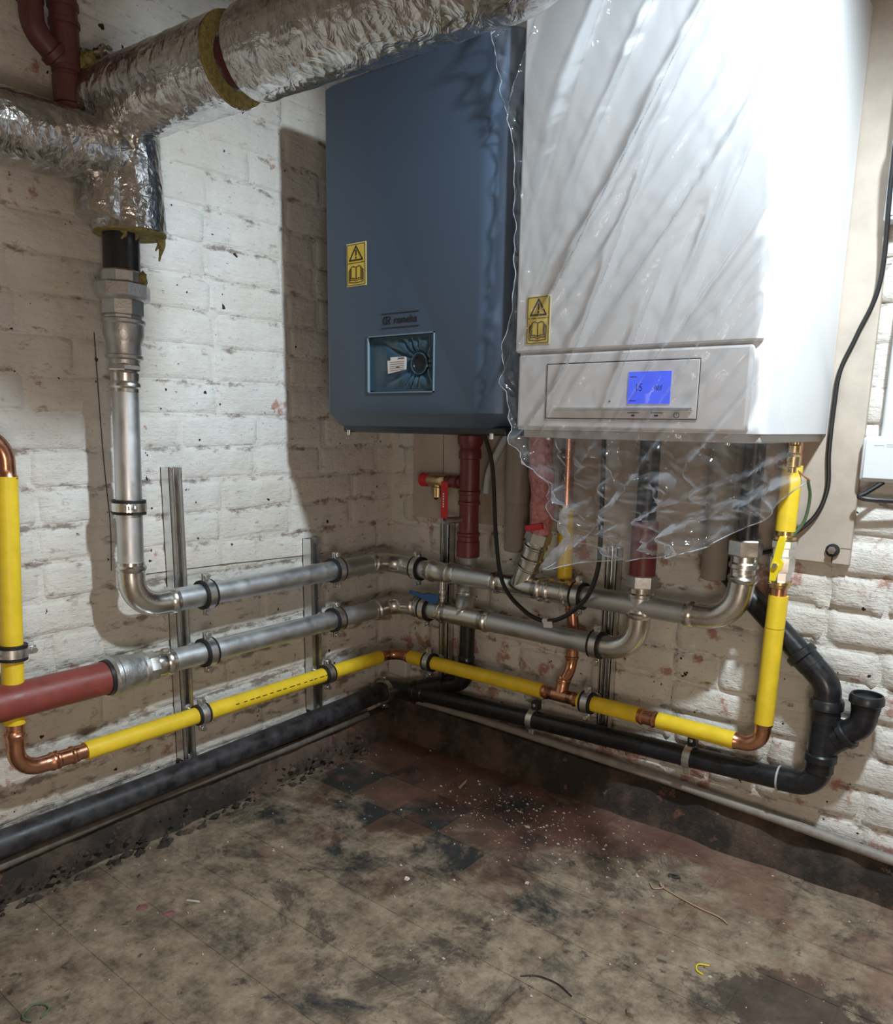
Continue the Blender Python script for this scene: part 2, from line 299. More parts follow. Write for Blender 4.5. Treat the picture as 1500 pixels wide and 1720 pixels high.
def text_mesh(body, size, name, mat, parent, loc, depth=0.0006, sx=1.0):
    cu = bpy.data.curves.new(name, 'FONT'); cu.body = body; cu.size = size; cu.extrude = depth; cu.align_x = 'CENTER'; cu.align_y = 'CENTER'; cu.resolution_u = 3
    t = bpy.data.objects.new('tmp', cu); COL.objects.link(t); bpy.context.view_layer.update()
    me = bpy.data.meshes.new_from_object(t.evaluated_get(bpy.context.evaluated_depsgraph_get())); bpy.data.objects.remove(t); bpy.data.curves.remove(cu)
    me.transform(Matrix.Translation(loc) @ Matrix.Rotation(math.pi/2, 4, 'X') @ Matrix.Diagonal((sx, 1, 1, 1))); me.name = name
    me.materials.clear(); me.materials.append(MAT[mat]); o = bpy.data.objects.new(name, me); COL.objects.link(o); o.parent = parent
    o.matrix_parent_inverse = Matrix.Translation(parent.location).inverted() if parent.type == 'EMPTY' else Matrix.Identity(4); return o

# ------------------------------------------------------------------ room shell
RX, RY, RZ = 3.3, -3.3, 2.28
def shell(name, a, b, mat): return tag(MB().box(a, b).build(name, mat, smooth=False), None, None, kind='structure')
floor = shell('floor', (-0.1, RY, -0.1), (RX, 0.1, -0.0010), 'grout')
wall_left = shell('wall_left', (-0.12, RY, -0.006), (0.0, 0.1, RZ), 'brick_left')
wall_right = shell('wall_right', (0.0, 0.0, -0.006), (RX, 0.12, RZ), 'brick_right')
shell('wall_back', (-0.12, RY-0.1, -0.006), (RX+0.1, RY, RZ), 'plaster')
shell('wall_side', (RX, RY, -0.006), (RX+0.1, 0.12, RZ), 'plaster')
shell('ceiling', (-0.12, RY-0.1, RZ), (RX+0.1, 0.12, RZ+0.1), 'plaster')
# bricks: a few shared pillow-shaped meshes, each sunk into the mortar at its rim
def brick_mesh(L, H, proud, horiz, seed, mat, rnd):
    rr = random.Random(seed); e = 0.0045+0.0025*rnd; us = [0, e/L, 2.6*e/L, 1-2.6*e/L, 1-e/L, 1]; e *= 0.8; vsn = [0, e/H, 2.4*e/H, 1-2.4*e/H, 1-e/H, 1]; vv = []; ff = []
    for j, b in enumerate(vsn):
        for i, a in enumerate(us):
            edge = i in (0, 5) or j in (0, 5); mid = i in (1, 4) or j in (1, 4)
            d = -0.004 if edge else proud*((0.45 if mid else 0.8)+0.5*rr.random())
            x = (a-0.5)*L + (rr.random()-0.5)*0.006*rnd; z = (b-0.5)*H + (rr.random()-0.5)*0.006*rnd
            vv.append((d, x, z) if horiz == 'y' else (x, -d, z))
    for j in range(5):
        for i in range(5): ff.append((j*6+i, j*6+i+1, (j+1)*6+i+1, (j+1)*6+i))
    me = bpy.data.meshes.new('brick'); me.from_pydata(vv, [], ff); me.update(); me.polygons.foreach_set('use_smooth', [True]*25); me.materials.append(MAT[mat]); return me
CH = 0.0795
def lay(wall, horiz, mat, lo, hi, proud, rnd, skip):
    st = [brick_mesh(0.227, CH-0.001, proud, horiz, k, mat, rnd) for k in range(6)]; hd = [brick_mesh(0.111, CH-0.001, proud, horiz, 50+k, mat, rnd) for k in range(4)]
    rr = random.Random(3 if horiz == 'y' else 4); n = 0; row = 0; z = 0.066
    while z < RZ-0.03:
        s = lo - (0.114 if row % 2 else 0) - 0.03*rr.random()
        while s < hi:
            h = rr.random() < 0.22; L = 0.114 if h else 0.230; c = s+L/2; zc = z+CH/2
            if not skip(c, zc):
                me = rr.choice(hd if h else st); o = bpy.data.objects.new('brick', me); COL.objects.link(o); o.parent = wall
                o.location = (0, c, zc+(rr.random()-0.5)*0.004) if horiz == 'y' else (c, 0, zc+(rr.random()-0.5)*0.004)
                t = (rr.random()-0.5)*0.02*rnd; o.rotation_euler = (t, 0, 0) if horiz == 'y' else (0, t, 0); n += 1
            s += L
        z += CH; row += 1
    return n
lay(wall_left, 'y', 'brick_left', -1.78, -0.05, 0.0034, 1.5, lambda s, z: False)
lay(wall_right, 'x', 'brick_right', 0.06, 2.0, 0.0075, 2.3, lambda s, z: (z > 0.80 and 0.14 < s < 1.30) or s > 1.95)
# pencil setting-out lines on the left wall
def strip(name, pts, wdt, parent, mat):
    m = MB(); m.sweep([V(p) for p in pts], wdt, 5); return m.build(name, mat, parent)
strip('pencil_line', smooth_path([(0.0048, -0.947, 1.19), (0.0048, -0.946, 0.935), (0.0048, -0.941, 0.775), (0.0048, -0.946, 0.668)]), 0.0011, wall_left, 'chalk')
strip('pencil_line', [(0.0048, -0.86, 0.648), (0.0048, -0.648, 0.643), (0.0048, -0.30, 0.630)], 0.0011, wall_left, 'chalk')
# floor tiles
TS = 0.1555
def tile_mesh(seed, mat):
    rr = random.Random(seed); h = TS/2-0.0002; m = MB(); z = lambda: (rr.random()-0.5)*0.0008
    top = [(-h+0.001, -h+0.001, z()), (h-0.001, -h+0.001, z()), (h-0.001, h-0.001, z()), (-h+0.001, h-0.001, z())]; lowr = [(x*1.01, y*1.003, -0.006) for x, y, _ in top]
    m.add(lowr+top, [(4,5,6,7),(0,1,5,4),(1,2,6,5),(2,3,7,6),(3,0,4,7)]); me = bpy.data.meshes.new('tile'); me.from_pydata(m.v, [], m.f); me.update(); me.materials.append(MAT[mat]); return me
tb = [tile_mesh(k, 'tile_black') for k in range(4)]; tr_ = [tile_mesh(10+k, 'tile_brown') for k in range(4)]
rr = random.Random(5)
for i in range(-3, 12):
    for j in range(-2, 13):
        x = 0.4805+i*TS; y = -0.359-j*TS
        o = bpy.data.objects.new('tile', None if False else rr.choice(tb if (i+j) % 2 == 0 else tr_)); COL.objects.link(o); o.parent = floor; o.location = (x, y, 0.0); o.rotation_euler = (0, 0, rr.choice((0, 1, 2, 3))*math.pi/2)
# plinths (rough tarred footing along both walls)
def plinth(name, axis, lo, hi, h0, h1, dep):
    m = MB(); n = 70; rings = []
    for k in range(n+1):
        s = lo+(hi-lo)*k/n; hh = h0+(h1-h0)*k/n; ring = []
        for (d, z) in ((0, -0.004), (dep+0.012, -0.004), (dep+0.004, hh*0.35), (dep, hh*0.75), (dep-0.008, hh), (0, hh+0.004)):
            nz = noise.noise(V((s*14, d*40, z*30+7)))*0.016 if d > 0 else 0
            p = (d+nz, s, max(-0.004, z+nz*0.6)) if axis == 'y' else (s, -d-nz, max(-0.004, z+nz*0.6)); ring.append(V(p))
        rings.append(ring)
    m.ring_loft(rings); return tag(m.build(name, 'plinth', ang=50), None, None, kind='structure')
plinth('baseboard_left', 'y', -3.28, 0.0, 0.070, 0.085, 0.045)
plinth('baseboard_right', 'x', 0.0, 3.28, 0.125, 0.07, 0.045)

# ------------------------------------------------------------------ backing board
bd = thing('backing_board', (0.72, -0.009, 0.725), 'brown fibreboard panel on the brick wall behind the two boilers', 'board')
MB().box((0.112, -0.024, 0.727), (1.342, -0.009, 1.86)).build('panel', 'board', bd, bevel=0.0015)
b_ = MB().lathe((1.308, -0.024, 0.756), (0, -1, 0), [(0, 0.014), (0.006, 0.014), (0.007, 0.010)], 24).build('washer', 'rubber', bd)
MB().hexa((1.308, -0.030, 0.757), (1.308, -0.040, 0.757), 0.0085).build('bolt_head', 'zinc', bd)
MB().lathe((0.205, -0.024, 0.792), (0, -1, 0), [(0, 0.008), (0.004, 0.008), (0.005, 0.003)], 16).build('screw', 'dark_pipe', bd)
MB().box((1.3065, -0.0246, 0.727), (1.3095, -0.023, 0.745)).build('pencil_line', 'chalk', bd, smooth=False)
MB().box((1.322, -0.0246, 0.7615), (1.342, -0.023, 0.7625)).build('pencil_line', 'chalk', bd, smooth=False)
MB().box((0.2285, -0.0246, 0.80), (0.2300, -0.023, 1.0)).build('pencil_line', 'chalk', bd, smooth=False)

# ------------------------------------------------------------------ strut channels
def strut(c, along, out, w_, dep, z0, z1, label):
    c = V(c); t = thing('strut_channel', c+V((0, 0, z0)), label, 'strut', 'strut channels on the walls'); Z = V((0, 0, 1)); zc = (z0+z1)/2; hz = (z1-z0)/2; k = 0.0014
    m = MB(); m.obox(c+out*k+Z*zc, along, out, Z, w_/2, k, hz)
    for s in (-1, 1):
        m.obox(c+along*(s*(w_/2-k))+out*(dep/2)+Z*zc, along, out, Z, k, dep/2, hz)
        m.obox(c+along*(s*(w_/2-w_*0.15))+out*(dep-k)+Z*zc, along, out, Z, w_*0.15, k, hz)
        m.obox(c+along*(s*w_*0.21)+out*(dep-0.005)+Z*zc, along, out, Z, k, 0.005, hz)
    m.build('channel', 'zinc', t, smooth=False)
    n = int((z1-z0)/0.055)
    for i in range(n):
        MB().obox(c+out*(2*k+0.0004)+Z*(z0+0.03+i*0.055), along, out, Z, 0.004, 0.0004, 0.012).build('slot', 'dark_pipe', t, smooth=False)
    return t
XA, YA = V((1, 0, 0)), V((0, 1, 0))
strut((0.004, -0.792, 0), YA, XA, 0.034, 0.036, 0.165, 0.898, 'tall shiny strut channel on the left wall below the tall vertical pipe')
strut((0.004, -0.362, 0), YA, XA, 0.034, 0.036, 0.172, 0.683, 'shorter shiny strut channel on the left wall near the corner')
strut((0.250, -0.007, 0), XA, -YA, 0.032, 0.030, 0.20, 0.715, 'strut channel on the right wall behind the small blue-handled valve')
strut((0.798, -0.007, 0), XA, -YA, 0.032, 0.030, 0.165, 0.705, 'strut channel on the right wall below the white boiler')

# ------------------------------------------------------------------ upper steel pipe run
R54 = 0.027
A_ = thing('steel_pipe_run', (0.105, -0.957, 0.573), 'upper grey steel pipe run dropping on the left wall and turning round the corner', 'pipe')
pipe(A_, (0.105, -0.926, 1.42), (0.105, -0.931, 1.300), 0.036, 'dark_pipe', 'stub_pipe')
ax = (V((0.105, -0.953, 0.69))-V((0.105, -0.931, 1.30))).normalized(); P0 = V((0.105, -0.931, 1.305))
def at(z): return P0+ax*((P0.z-z)/abs(ax.z))
MB().lathe(at(1.306), ax, [(0, 0.040), (0.003, 0.0425), (0.026, 0.0425)], 8).build('union_collar', 'cast', A_)
m = MB(); m.lathe(at(1.282), ax, [(0, 0.050), (0.004, 0.055), (0.028, 0.055), (0.033, 0.050), (0.036, 0.044)], 8, rot=0.3); m.build('union_nut', 'cast', A_)
MB().lathe(at(1.247), ax, [(0, 0.043), (0.028, 0.043), (0.030, 0.038), (0.040, 0.038)], 8, rot=0.1).build('union_tail', 'cast', A_)
MB().lathe(at(1.212), ax, [(0, 0.038), (0.003, 0.044), (0.009, 0.044), (0.012, 0.0405), (0.034, 0.0405), (0.044, 0.0365), (0.052, 0.034), (0.072, 0.034), (0.074, 0.0375), (0.080, 0.0375), (0.083, 0.031), (0.094, 0.029)], 28).build('reducer', 'cast', A_)
MB().hexa(at(1.121), at(1.107), 0.035).build('hex_nipple', 'fitting', A_)
MB().lathe(at(1.108), ax, [(0, 0.027), (0.006, 0.0305), (0.022, 0.029), (0.027, 0.0325), (0.033, 0.0325), (0.037, 0.0285), (0.044, 0.0285)], 24).build('press_adapter', 'fitting', A_)
pipe(A_, at(1.075), at(0.68), R54)
elbow(A_, at(0.668), (0.105, -0.955, 0.599), (0.105, -0.882, 0.599), 0.062, R54)
pipe(A_, (0.105, -0.86, 0.599), (0.105, -0.20, 0.600), R54)
elbow(A_, (0.105, -0.178, 0.599), (0.105, -0.105, 0.592), (0.172, -0.105, 0.586), 0.058, R54)
pipe(A_, (0.19, -0.105, 0.585), (1.06, -0.105, 0.585), R54)
coupling(A_, (0.238, -0.105, 0.585), (0.352, -0.105, 0.585), R54, name='tee_body')
tee(A_, (0.483, -0.105, 0.584), (0.645, -0.105, 0.584), (0.592, -0.105, 0.642), R54, R54)
coupling(A_, (0.642, -0.105, 0.584), (0.728, -0.105, 0.584), R54)
dirb = V((0.632-0.580, -0.012, 0.742-0.600)).normalized(); b0 = V((0.580, -0.105, 0.600))
pipe(A_, b0+dirb*0.04, b0+dirb*0.13, R54, 'fitting', 'branch')
coupling(A_, b0+dirb*0.058, b0+dirb*0.118, R54)
MB().hexa(b0+dirb*0.118, b0+dirb*0.150, 0.035).build('union_nut', 'cast', A_)
elbow(A_, (1.062, -0.105, 0.585), (1.140, -0.105, 0.587), (1.148, -0.105, 0.664), 0.076, R54)
pipe(A_, (1.148, -0.105, 0.66), (1.150, -0.105, 0.742), R54, 'fitting', 'riser')
MB().lathe((1.150, -0.105, 0.706), (0, 0, 1), [(0, 0.027), (0.004, 0.032), (0.012, 0.032), (0.016, 0.029), (0.030, 0.029)], 24).build('press_socket', 'fitting', A_)
MB().hexa((1.151, -0.105, 0.735), (1.151, -0.105, 0.772), 0.036).build('union_nut', 'fitting', A_)
pipe(A_, (1.151, -0.105, 0.77), (1.151, -0.105, 0.998), 0.022, 'dark_pipe', 'tail_pipe')

# ------------------------------------------------------------------ lower steel pipe run
B_ = thing('steel_pipe_run', (0.105, -0.90, 0.43), 'lower grey steel pipe run leaving the thick red pipe and turning round the corner', 'pipe')
MB().lathe((0.105, -1.022, 0.455), (0, 1, 0), [(0, 0.038), (0.0, 0.041), (0.006, 0.046), (0.014, 0.046), (0.018, 0.043), (0.040, 0.0425), (0.052, 0.038), (0.070, 0.037), (0.074, 0.040), (0.082, 0.040), (0.086, 0.034)], 28).build('reducer', 'cast', B_)
MB().lathe((0.105, -0.937, 0.456), (0, 1, 0), [(0, 0.034), (0.004, 0.036), (0.022, 0.036), (0.026, 0.030)], 8).build('hex_nipple', 'fitting', B_)
MB().lathe((0.105, -0.912, 0.456), (0, 1, 0), [(0, 0.029), (0.012, 0.0305), (0.022, 0.029), (0.028, 0.033), (0.034, 0.033), (0.038, 0.0285), (0.046, 0.0285)], 24).build('press_adapter', 'fitting', B_)
pipe(B_, (0.105, -0.875, 0.456), (0.105, -0.16, 0.457), R54)
elbow(B_, (0.105, -0.165, 0.457), (0.105, -0.105, 0.461), (0.175, -0.105, 0.466), 0.055, R54)
pipe(B_, (0.19, -0.105, 0.467), (0.83, -0.105, 0.466), R54)
tee(B_, (0.292, -0.105, 0.467), (0.472, -0.105, 0.467), (0.374, -0.103, 0.478), R54, R54*0.9)
m = MB(); m.sweep(smooth_path([(0.374, -0.103, 0.470), (0.366, -0.083, 0.496), (0.352, -0.055, 0.522), (0.348, -0.047, 0.56), (0.352, -0.053, 0.62), (0.357, -0.062, 0.655)], 6), 0.0262, 20); m.build('riser', 'steel', B_)
coupling(B_, (0.358, -0.066, 0.508), (0.3475, -0.047, 0.553), 0.0262)
elbow(B_, (0.832, -0.105, 0.466), (0.910, -0.105, 0.466), (0.913, -0.105, 0.543), 0.074, R54)
pipe(B_, (0.913, -0.105, 0.54), (0.914, -0.105, 0.64), R54, 'steel', 'riser')
MB().lathe((0.914, -0.105, 0.606), (0, 0, 1), [(0, 0.027), (0.003, 0.032), (0.009, 0.032), (0.012, 0.029), (0.032, 0.029)], 24).build('press_socket', 'fitting', B_)
MB().hexa((0.914, -0.105, 0.630), (0.914, -0.105, 0.662), 0.037).build('union_nut', 'cast', B_)
pipe(B_, (0.914, -0.105, 0.66), (0.914, -0.105, 0.79), 0.031, 'dark_red', 'valve_body')
pipe(B_, (0.914, -0.105, 0.78), (0.914, -0.105, 0.998), 0.024, 'dark_pipe', 'tail_pipe')
rp = thing('heating_pipe', (0.105, -1.5, 0.42), 'thick matt red pipe coming in low at the left edge', 'pipe')
pipe(rp, (0.105, -2.6, 0.455), (0.105, -1.018, 0.455), 0.036, 'red_paint'); pipe(rp, (0.105, -1.03, 0.455), (0.105, -1.0145, 0.455), 0.039, 'dark_pipe', 'sealed_end')

# ------------------------------------------------------------------ yellow gas pipe
G = thing('gas_pipe_run', (0.095, -0.6, 0.28), 'yellow sleeved copper gas pipe running low along both walls', 'pipe')
rc, ry = 0.0165, 0.0205
pipe(G, (0.095, -1.218, 0.355), (0.095, -1.187, 0.93), rc, 'copper')
pipe(G, (0.095, -1.217, 0.405), (0.095, -1.188, 0.897), ry, 'yellow', 'sleeve')
elbow(G, (0.095, -1.187, 0.91), (0.095, -1.186, 0.972), (0.095, -1.25, 0.974), 0.045, rc, 'copper', 0.026); pipe(G, (0.095, -1.25, 0.974), (0.095, -1.7, 0.974), rc, 'copper')
elbow(G, (0.095, -1.219, 0.365), (0.095, -1.221, 0.302), (0.095, -1.166, 0.300), 0.045, rc, 'copper', 0.026)
pipe(G, (0.095, -1.17, 0.300), (0.095, -0.14, 0.299), rc, 'copper')
coupling(G, (0.095, -1.152, 0.300), (0.095, -1.098, 0.299), rc, 'copper')
pipe(G, (0.095, -1.081, 0.299), (0.095, -0.806, 0.299), ry, 'yellow', 'sleeve'); pipe(G, (0.095, -0.778, 0.299), (0.095, -0.157, 0.299), ry, 'yellow', 'sleeve')
elbow(G, (0.095, -0.142, 0.299), (0.095, -0.095, 0.299), (0.142, -0.095, 0.300), 0.040, rc, 'copper', 0.024)
pipe(G, (0.15, -0.095, 0.300), (1.17, -0.095, 0.304), rc, 'copper')
pipe(G, (0.166, -0.095, 0.300), (0.646, -0.095, 0.302), ry, 'yellow', 'sleeve')
tee(G, (0.648, -0.095, 0.302), (0.755, -0.095, 0.303), (0.700, -0.080, 0.342), rc, rc, 'copper')
m = MB(); m.sweep(smooth_path([(0.700, -0.088, 0.318), (0.703, -0.076, 0.343), (0.706, -0.058, 0.370), (0.707, -0.052, 0.41), (0.704, -0.052, 0.50), (0.690, -0.052, 0.575), (0.672, -0.052, 0.62)], 6), rc*0.92, 18); m.build('branch', 'copper', G)
coupling(G, (0.7065, -0.053, 0.392), (0.707, -0.052, 0.434), rc*0.95, 'copper'); coupling(G, (0.700, -0.052, 0.525), (0.694, -0.052, 0.560), rc*0.95, 'copper')
pipe(G, (0.672, -0.052, 0.612), (0.668, -0.052, 0.80), 0.020, 'yellow', 'sleeve'); pipe(G, (0.668, -0.052, 0.79), (0.666, -0.052, 0.995), rc, 'copper', 'branch')
pipe(G, (0.757, -0.095, 0.303), (0.925, -0.095, 0.304), ry, 'yellow', 'sleeve')
coupling(G, (0.924, -0.095, 0.304), (0.977, -0.095, 0.304), rc*1.05, 'copper')
pipe(G, (0.977, -0.095, 0.304), (1.163, -0.095, 0.304), ry, 'yellow', 'sleeve')
elbow(G, (1.178, -0.095, 0.304), (1.221, -0.095, 0.305), (1.222, -0.095, 0.345), 0.040, rc, 'copper', 0.026)
pipe(G, (1.222, -0.095, 0.35), (1.226, -0.095, 0.69), rc, 'copper')
pipe(G, (1.222, -0.095, 0.362), (1.2245, -0.095, 0.583), ry, 'yellow', 'sleeve'); pipe(G, (1.2247, -0.095, 0.5845), (1.226, -0.095, 0.656), ry, 'yellow', 'sleeve')
for k in range(16):                         # black print along the sleeve
    y = -0.70+k*0.022+random.random()*0.008; MB().obox((0.1148, y, 0.3035), YA, V((1, 0, 0.2)).normalized(), V((-0.2, 0, 1)).normalized(), 0.005+0.004*random.random(), 0.0004, 0.0012).build('print_mark', 'black_print', G, smooth=False)
gv = thing('gas_valve', (1.226, -0.095, 0.68), 'gas valve with flat yellow lever on the right gas riser', 'valve')
MB().lathe((1.226, -0.095, 0.672), (0, 0, 1), [(0, 0.018), (0.002, 0.021), (0.008, 0.0215), (0.010, 0.024), (0.016, 0.024), (0.019, 0.019)], 24).build('lower_ring', 'brass', gv)
MB().lathe((1.226, -0.095, 0.690), (0, 0, 1), [(0, 0.021), (0.018, 0.021), (0.020, 0.0265), (0.030, 0.027), (0.050, 0.027), (0.054, 0.023), (0.070, 0.022), (0.072, 0.026), (0.086, 0.026), (0.088, 0.021)], 8).build('body', 'fitting', gv)
MB().lathe((1.226, -0.095, 0.776), (0, 0, 1), [(0, 0.019), (0.003, 0.0235), (0.009, 0.0235), (0.012, 0.018), (0.03, 0.018)], 24).build('upper_ring', 'brass', gv)
pipe(gv, (1.226, -0.095, 0.797), (1.228, -0.095, 0.935), ry, 'yellow', 'sleeve'); pipe(gv, (1.228, -0.095, 0.93), (1.228, -0.095, 0.99), rc, 'copper', 'tail_pipe')
pipe(gv, (1.226, -0.115, 0.728), (1.226, -0.140, 0.728), 0.008, 'brass', 'spindle')
m = MB(); prof = [(-0.006, -0.034), (0.006, -0.034), (0.009, -0.012), (0.014, -0.010), (0.0145, 0.008), (0.008, 0.014), (0.0085, 0.050), (0.006, 0.062), (-0.005, 0.062), (-0.007, 0.050), (-0.008, 0.014), (-0.0095, 0.0), (-0.0085, -0.012)]
m.ring_loft([[V((1.226+x+0.12*z, yy, 0.728+z)) for x, z in prof] for yy in (-0.137, -0.142)]); lv = m.build('lever', 'lever_yellow', gv, smooth=False, bevel=0.001)
MB().hexa((1.226, -0.142, 0.728), (1.226, -0.148, 0.728), 0.006).build('lever_nut', 'zinc', lv)

# ------------------------------------------------------------------ black waste pipe, drop and old base pipe
W_ = thing('waste_pipe_run', (0.8, -0.07, 0.15), 'black plastic waste pipe running low along the right wall to an open branch', 'pipe')
rb = 0.0255
pipe(W_, (0.13, -0.068, 0.178), (1.285, -0.066, 0.232), rb, 'black_plastic')
def sock(parent, p, d, r, L=0.045, name='socket', mat='black_plastic'):
    return MB().lathe(p, d, [(0, r*1.02), (0.004, r*1.14), (L*0.55, r*1.15), (L*0.62, r*1.32), (L*0.92, r*1.32), (L, r*1.2), (L, r*0.9)], 26).build(name, mat, parent)
m = MB(); m.sweep(arc((1.262, -0.066, 0.231), (1.338, -0.064, 0.235), (1.339, -0.064, 0.30), 0.048, 12), rb*1.08, 24); m.build('elbow', 'black_plastic', W_)
pipe(W_, (1.2575, -0.066, 0.2307), (1.2615, -0.066, 0.2309), rb*1.14, 'grey_hose', 'seal_ring')
sock(W_, (1.339, -0.064, 0.268), (0, 0, 1), rb, 0.048)
pipe(W_, (1.339, -0.064, 0.30), (1.339, -0.064, 0.42), rb*1.15, 'black_plastic', 'wye_body')
sock(W_, (1.339, -0.064, 0.384), (0, 0, 1), rb*1.03, 0.056)
m = MB(); m.sweep([(1.339, -0.064, 0.325), (1.372, -0.064, 0.362), (1.378, -0.064, 0.368)], rb*1.1, 22); m.build('wye_branch', 'black_plastic', W_)
m = MB(); m.sweep(arc((1.366, -0.064, 0.356), (1.412, -0.064, 0.398), (1.414, -0.064, 0.46), 0.04, 10), rb*1.04, 22); m.build('branch_bend', 'black_plastic', W_)
sock(W_, (1.362, -0.064, 0.352), V((1, 0, 0.92)), rb, 0.036)
m = MB(); rO = rb*1.34
m.lathe((1.414, -0.064, 0.425), (0, 0, 1), [(0, rb*1.05), (0.012, rb*1.12), (0.020, rb*1.15), (0.024, rO), (0.036, rO), (0.042, rb*1.22), (0.042, rb*1.08), (0.006, rb*1.02), (0.006, 0.001)], 28, cap=False); m.build('open_socket', 'black_plastic', W_)
d45 = V((-0.165, 0.012, 0.145)).normalized()
m = MB(); m.sweep(arc((1.339, -0.064, 0.43), (1.337, -0.063, 0.472), V((1.337, -0.063, 0.472))+d45*0.06, 0.055, 10), rb*1.1, 24); m.build('bend', 'black_plastic', W_)
bb = V((1.337, -0.063, 0.472))+d45*0.045
sock(W_, bb, d45, rb*1.0, 0.045); pipe(W_, bb, bb+d45*0.33, rb*0.98, 'black_plastic')
dr = thing('waste_drop_pipe', (0.345, -0.043, 0.2), 'black drop pipe with angled elbow in the corner under the red riser', 'pipe')
pipe(dr, (0.345, -0.040, 0.445), (0.345, -0.043, 0.29), 0.0225, 'black_plastic'); sock(dr, (0.345, -0.043, 0.33), (0, 0, -1), 0.022, 0.05)
m = MB(); m.sweep(arc((0.345, -0.043, 0.30), (0.345, -0.043, 0.245), (0.255, -0.050, 0.218), 0.05, 10), 0.0255, 22); m.build('elbow', 'black_plastic', dr)
m = MB(); m.sweep(arc((0.275, -0.049, 0.224), (0.215, -0.055, 0.205), (0.165, -0.062, 0.183), 0.05, 8), 0.029, 22); m.build('wye_branch', 'black_plastic', dr)
sock(dr, (0.205, -0.066, 0.181), (-1, 0, 0), 0.0262, 0.05)
bp_ = thing('old_base_pipe', (0.06, -1.0, 0.11), 'dusty black iron pipe along the foot of the left wall', 'pipe')
MB().sweep([(0.056, -2.6, 0.136), (0.056, -1.3, 0.139), (0.056, -0.9, 0.140), (0.056, -0.5, 0.150), (0.056, -0.085, 0.163)], 0.029, 24).build('pipe', 'old_black', bp_)
MB().sweep(arc((0.056, -0.10, 0.162), (0.056, -0.064, 0.166), (0.14, -0.066, 0.177), 0.03, 8), 0.024, 20).build('elbow', 'old_black', bp_)
tag(MB().sweep([(0.044, -2.6, 0.082), (0.044, -1.25, 0.085), (0.044, -0.9, 0.098), (0.044, -0.45, 0.093), (0.044, -0.16, 0.10)], 0.0105, 14).build('floor_conduit', 'brown_conduit'), 'thin grey pipe on the left footing under the dusty black iron pipe', 'conduit')
tag(MB().sweep([(0.16, -0.050, 0.142), (0.392, -0.050, 0.145), (0.96, -0.050, 0.135), (1.253, -0.050, 0.124), (1.487, -0.050, 0.112), (2.4, -0.050, 0.09)], 0.0115, 14).build('floor_conduit', 'grey_conduit'), 'thin grey pipe on the right footing under the plastic waste pipe', 'conduit')

# ------------------------------------------------------------------ pipe clamps
def clamp(c, d, r, wall, depth, label, ears=1, lining=True):
    c = V(c); d = V(d).normalized(); wall = V(wall); side = d.cross(wall).normalized(); t = thing('pipe_clamp', c, label, 'clamp', 'pipe clamps')
    def ring(name, ri, ro, w_, mat):
        return MB().lathe(c, d, [(-w_, ri), (-w_, ro), (w_, ro), (w_, ri), (-w_, ri)], 28, cap=False).build(name, mat, t)
    if lining: ring('rubber_lining', r*1.001, r+0.0082, 0.0155, 'rubber')
    ring('band', r+0.003, r+0.0090, 0.0090, 'zinc')
    for s in (-1, 1):
        e = c+side*(s*(r+0.016)); m = MB()
        m.obox(e+wall*0.003, side, wall, d, 0.008, 0.0013, 0.0085); m.obox(e-wall*0.003, side, wall, d, 0.008, 0.0013, 0.0085); ear = m.build('ear', 'zinc', t, smooth=False)
        m = MB(); m.cyl(e+side*(s*0.002)-wall*0.012, e+side*(s*0.002)+wall*0.009, 0.0032, 10); m.hexa(e+side*(s*0.002)-wall*0.014, e+side*(s*0.002)-wall*0.008, 0.0068); m.build('bolt', 'zinc', ear)
    if depth > 0:
        m = MB(); m.cyl(c+wall*(r+0.004), c+wall*(r+depth), 0.004, 10); m.build('rod', 'zinc', t)
        m = MB(); m.hexa(c+wall*(r+0.005), c+wall*(r+0.015), 0.0085); m.build('boss', 'zinc', t)
        m = MB(); m.lathe(c+wall*(r+depth-0.007), wall, [(0, 0.007), (0.002, 0.012), (0.006, 0.012)], 12); m.build('flange_nut', 'zinc', t)
    return t
LX, RYn = (-1, 0, 0), (0, 1, 0)
clamp((0.105, -0.768, 0.599), YA, R54, LX, 0.043, 'clamp on the upper steel pipe at the tall left strut')
clamp((0.105, -0.345, 0.600), YA, R54, LX, 0.043, 'clamp on the upper steel pipe at the short left strut')
clamp((0.105, -0.772, 0.456), YA, R54, LX, 0.043, 'clamp on the lower steel pipe at the tall left strut')
clamp((0.105, -0.348, 0.457), YA, R54, LX, 0.043, 'clamp on the lower steel pipe at the short left strut')
clamp((0.095, -0.790, 0.299), YA, rc+0.001, LX, 0.042, 'clamp on bare copper between yellow sleeves at the tall left strut')
clamp((0.095, -0.376, 0.299), YA, ry, LX, 0.038, 'clamp on the yellow gas pipe at the short left strut')
clamp(at(0.822), ax, R54, (-0.5, -0.86, 0), 0.0, 'clamp on the vertical steel pipe on the left wall')
clamp((0.095, -1.2085, 0.552), (0, 0.06, 1), ry, (-1, 0, 0), 0.06, 'clamp on the vertical yellow gas pipe at the left edge')
clamp((0.205, -0.105, 0.585), XA, R54, RYn, 0.040, 'clamp on the upper steel pipe just right of the corner elbow')
clamp((0.748, -0.105, 0.584), XA, R54, RYn, 0.040, 'clamp on the upper steel pipe under the plastic sheet beside the looped cable')
clamp((0.240, -0.105, 0.466), XA, R54, RYn, 0.040, 'clamp on the lower steel pipe just right of the corner elbow')
clamp((0.806, -0.105, 0.466), XA, R54, RYn, 0.040, 'clamp on the lower steel pipe beside its upturned right elbow')
clamp((0.246, -0.095, 0.300), XA, ry, RYn, 0.035, 'clamp on the yellow gas pipe just right of the corner elbow')
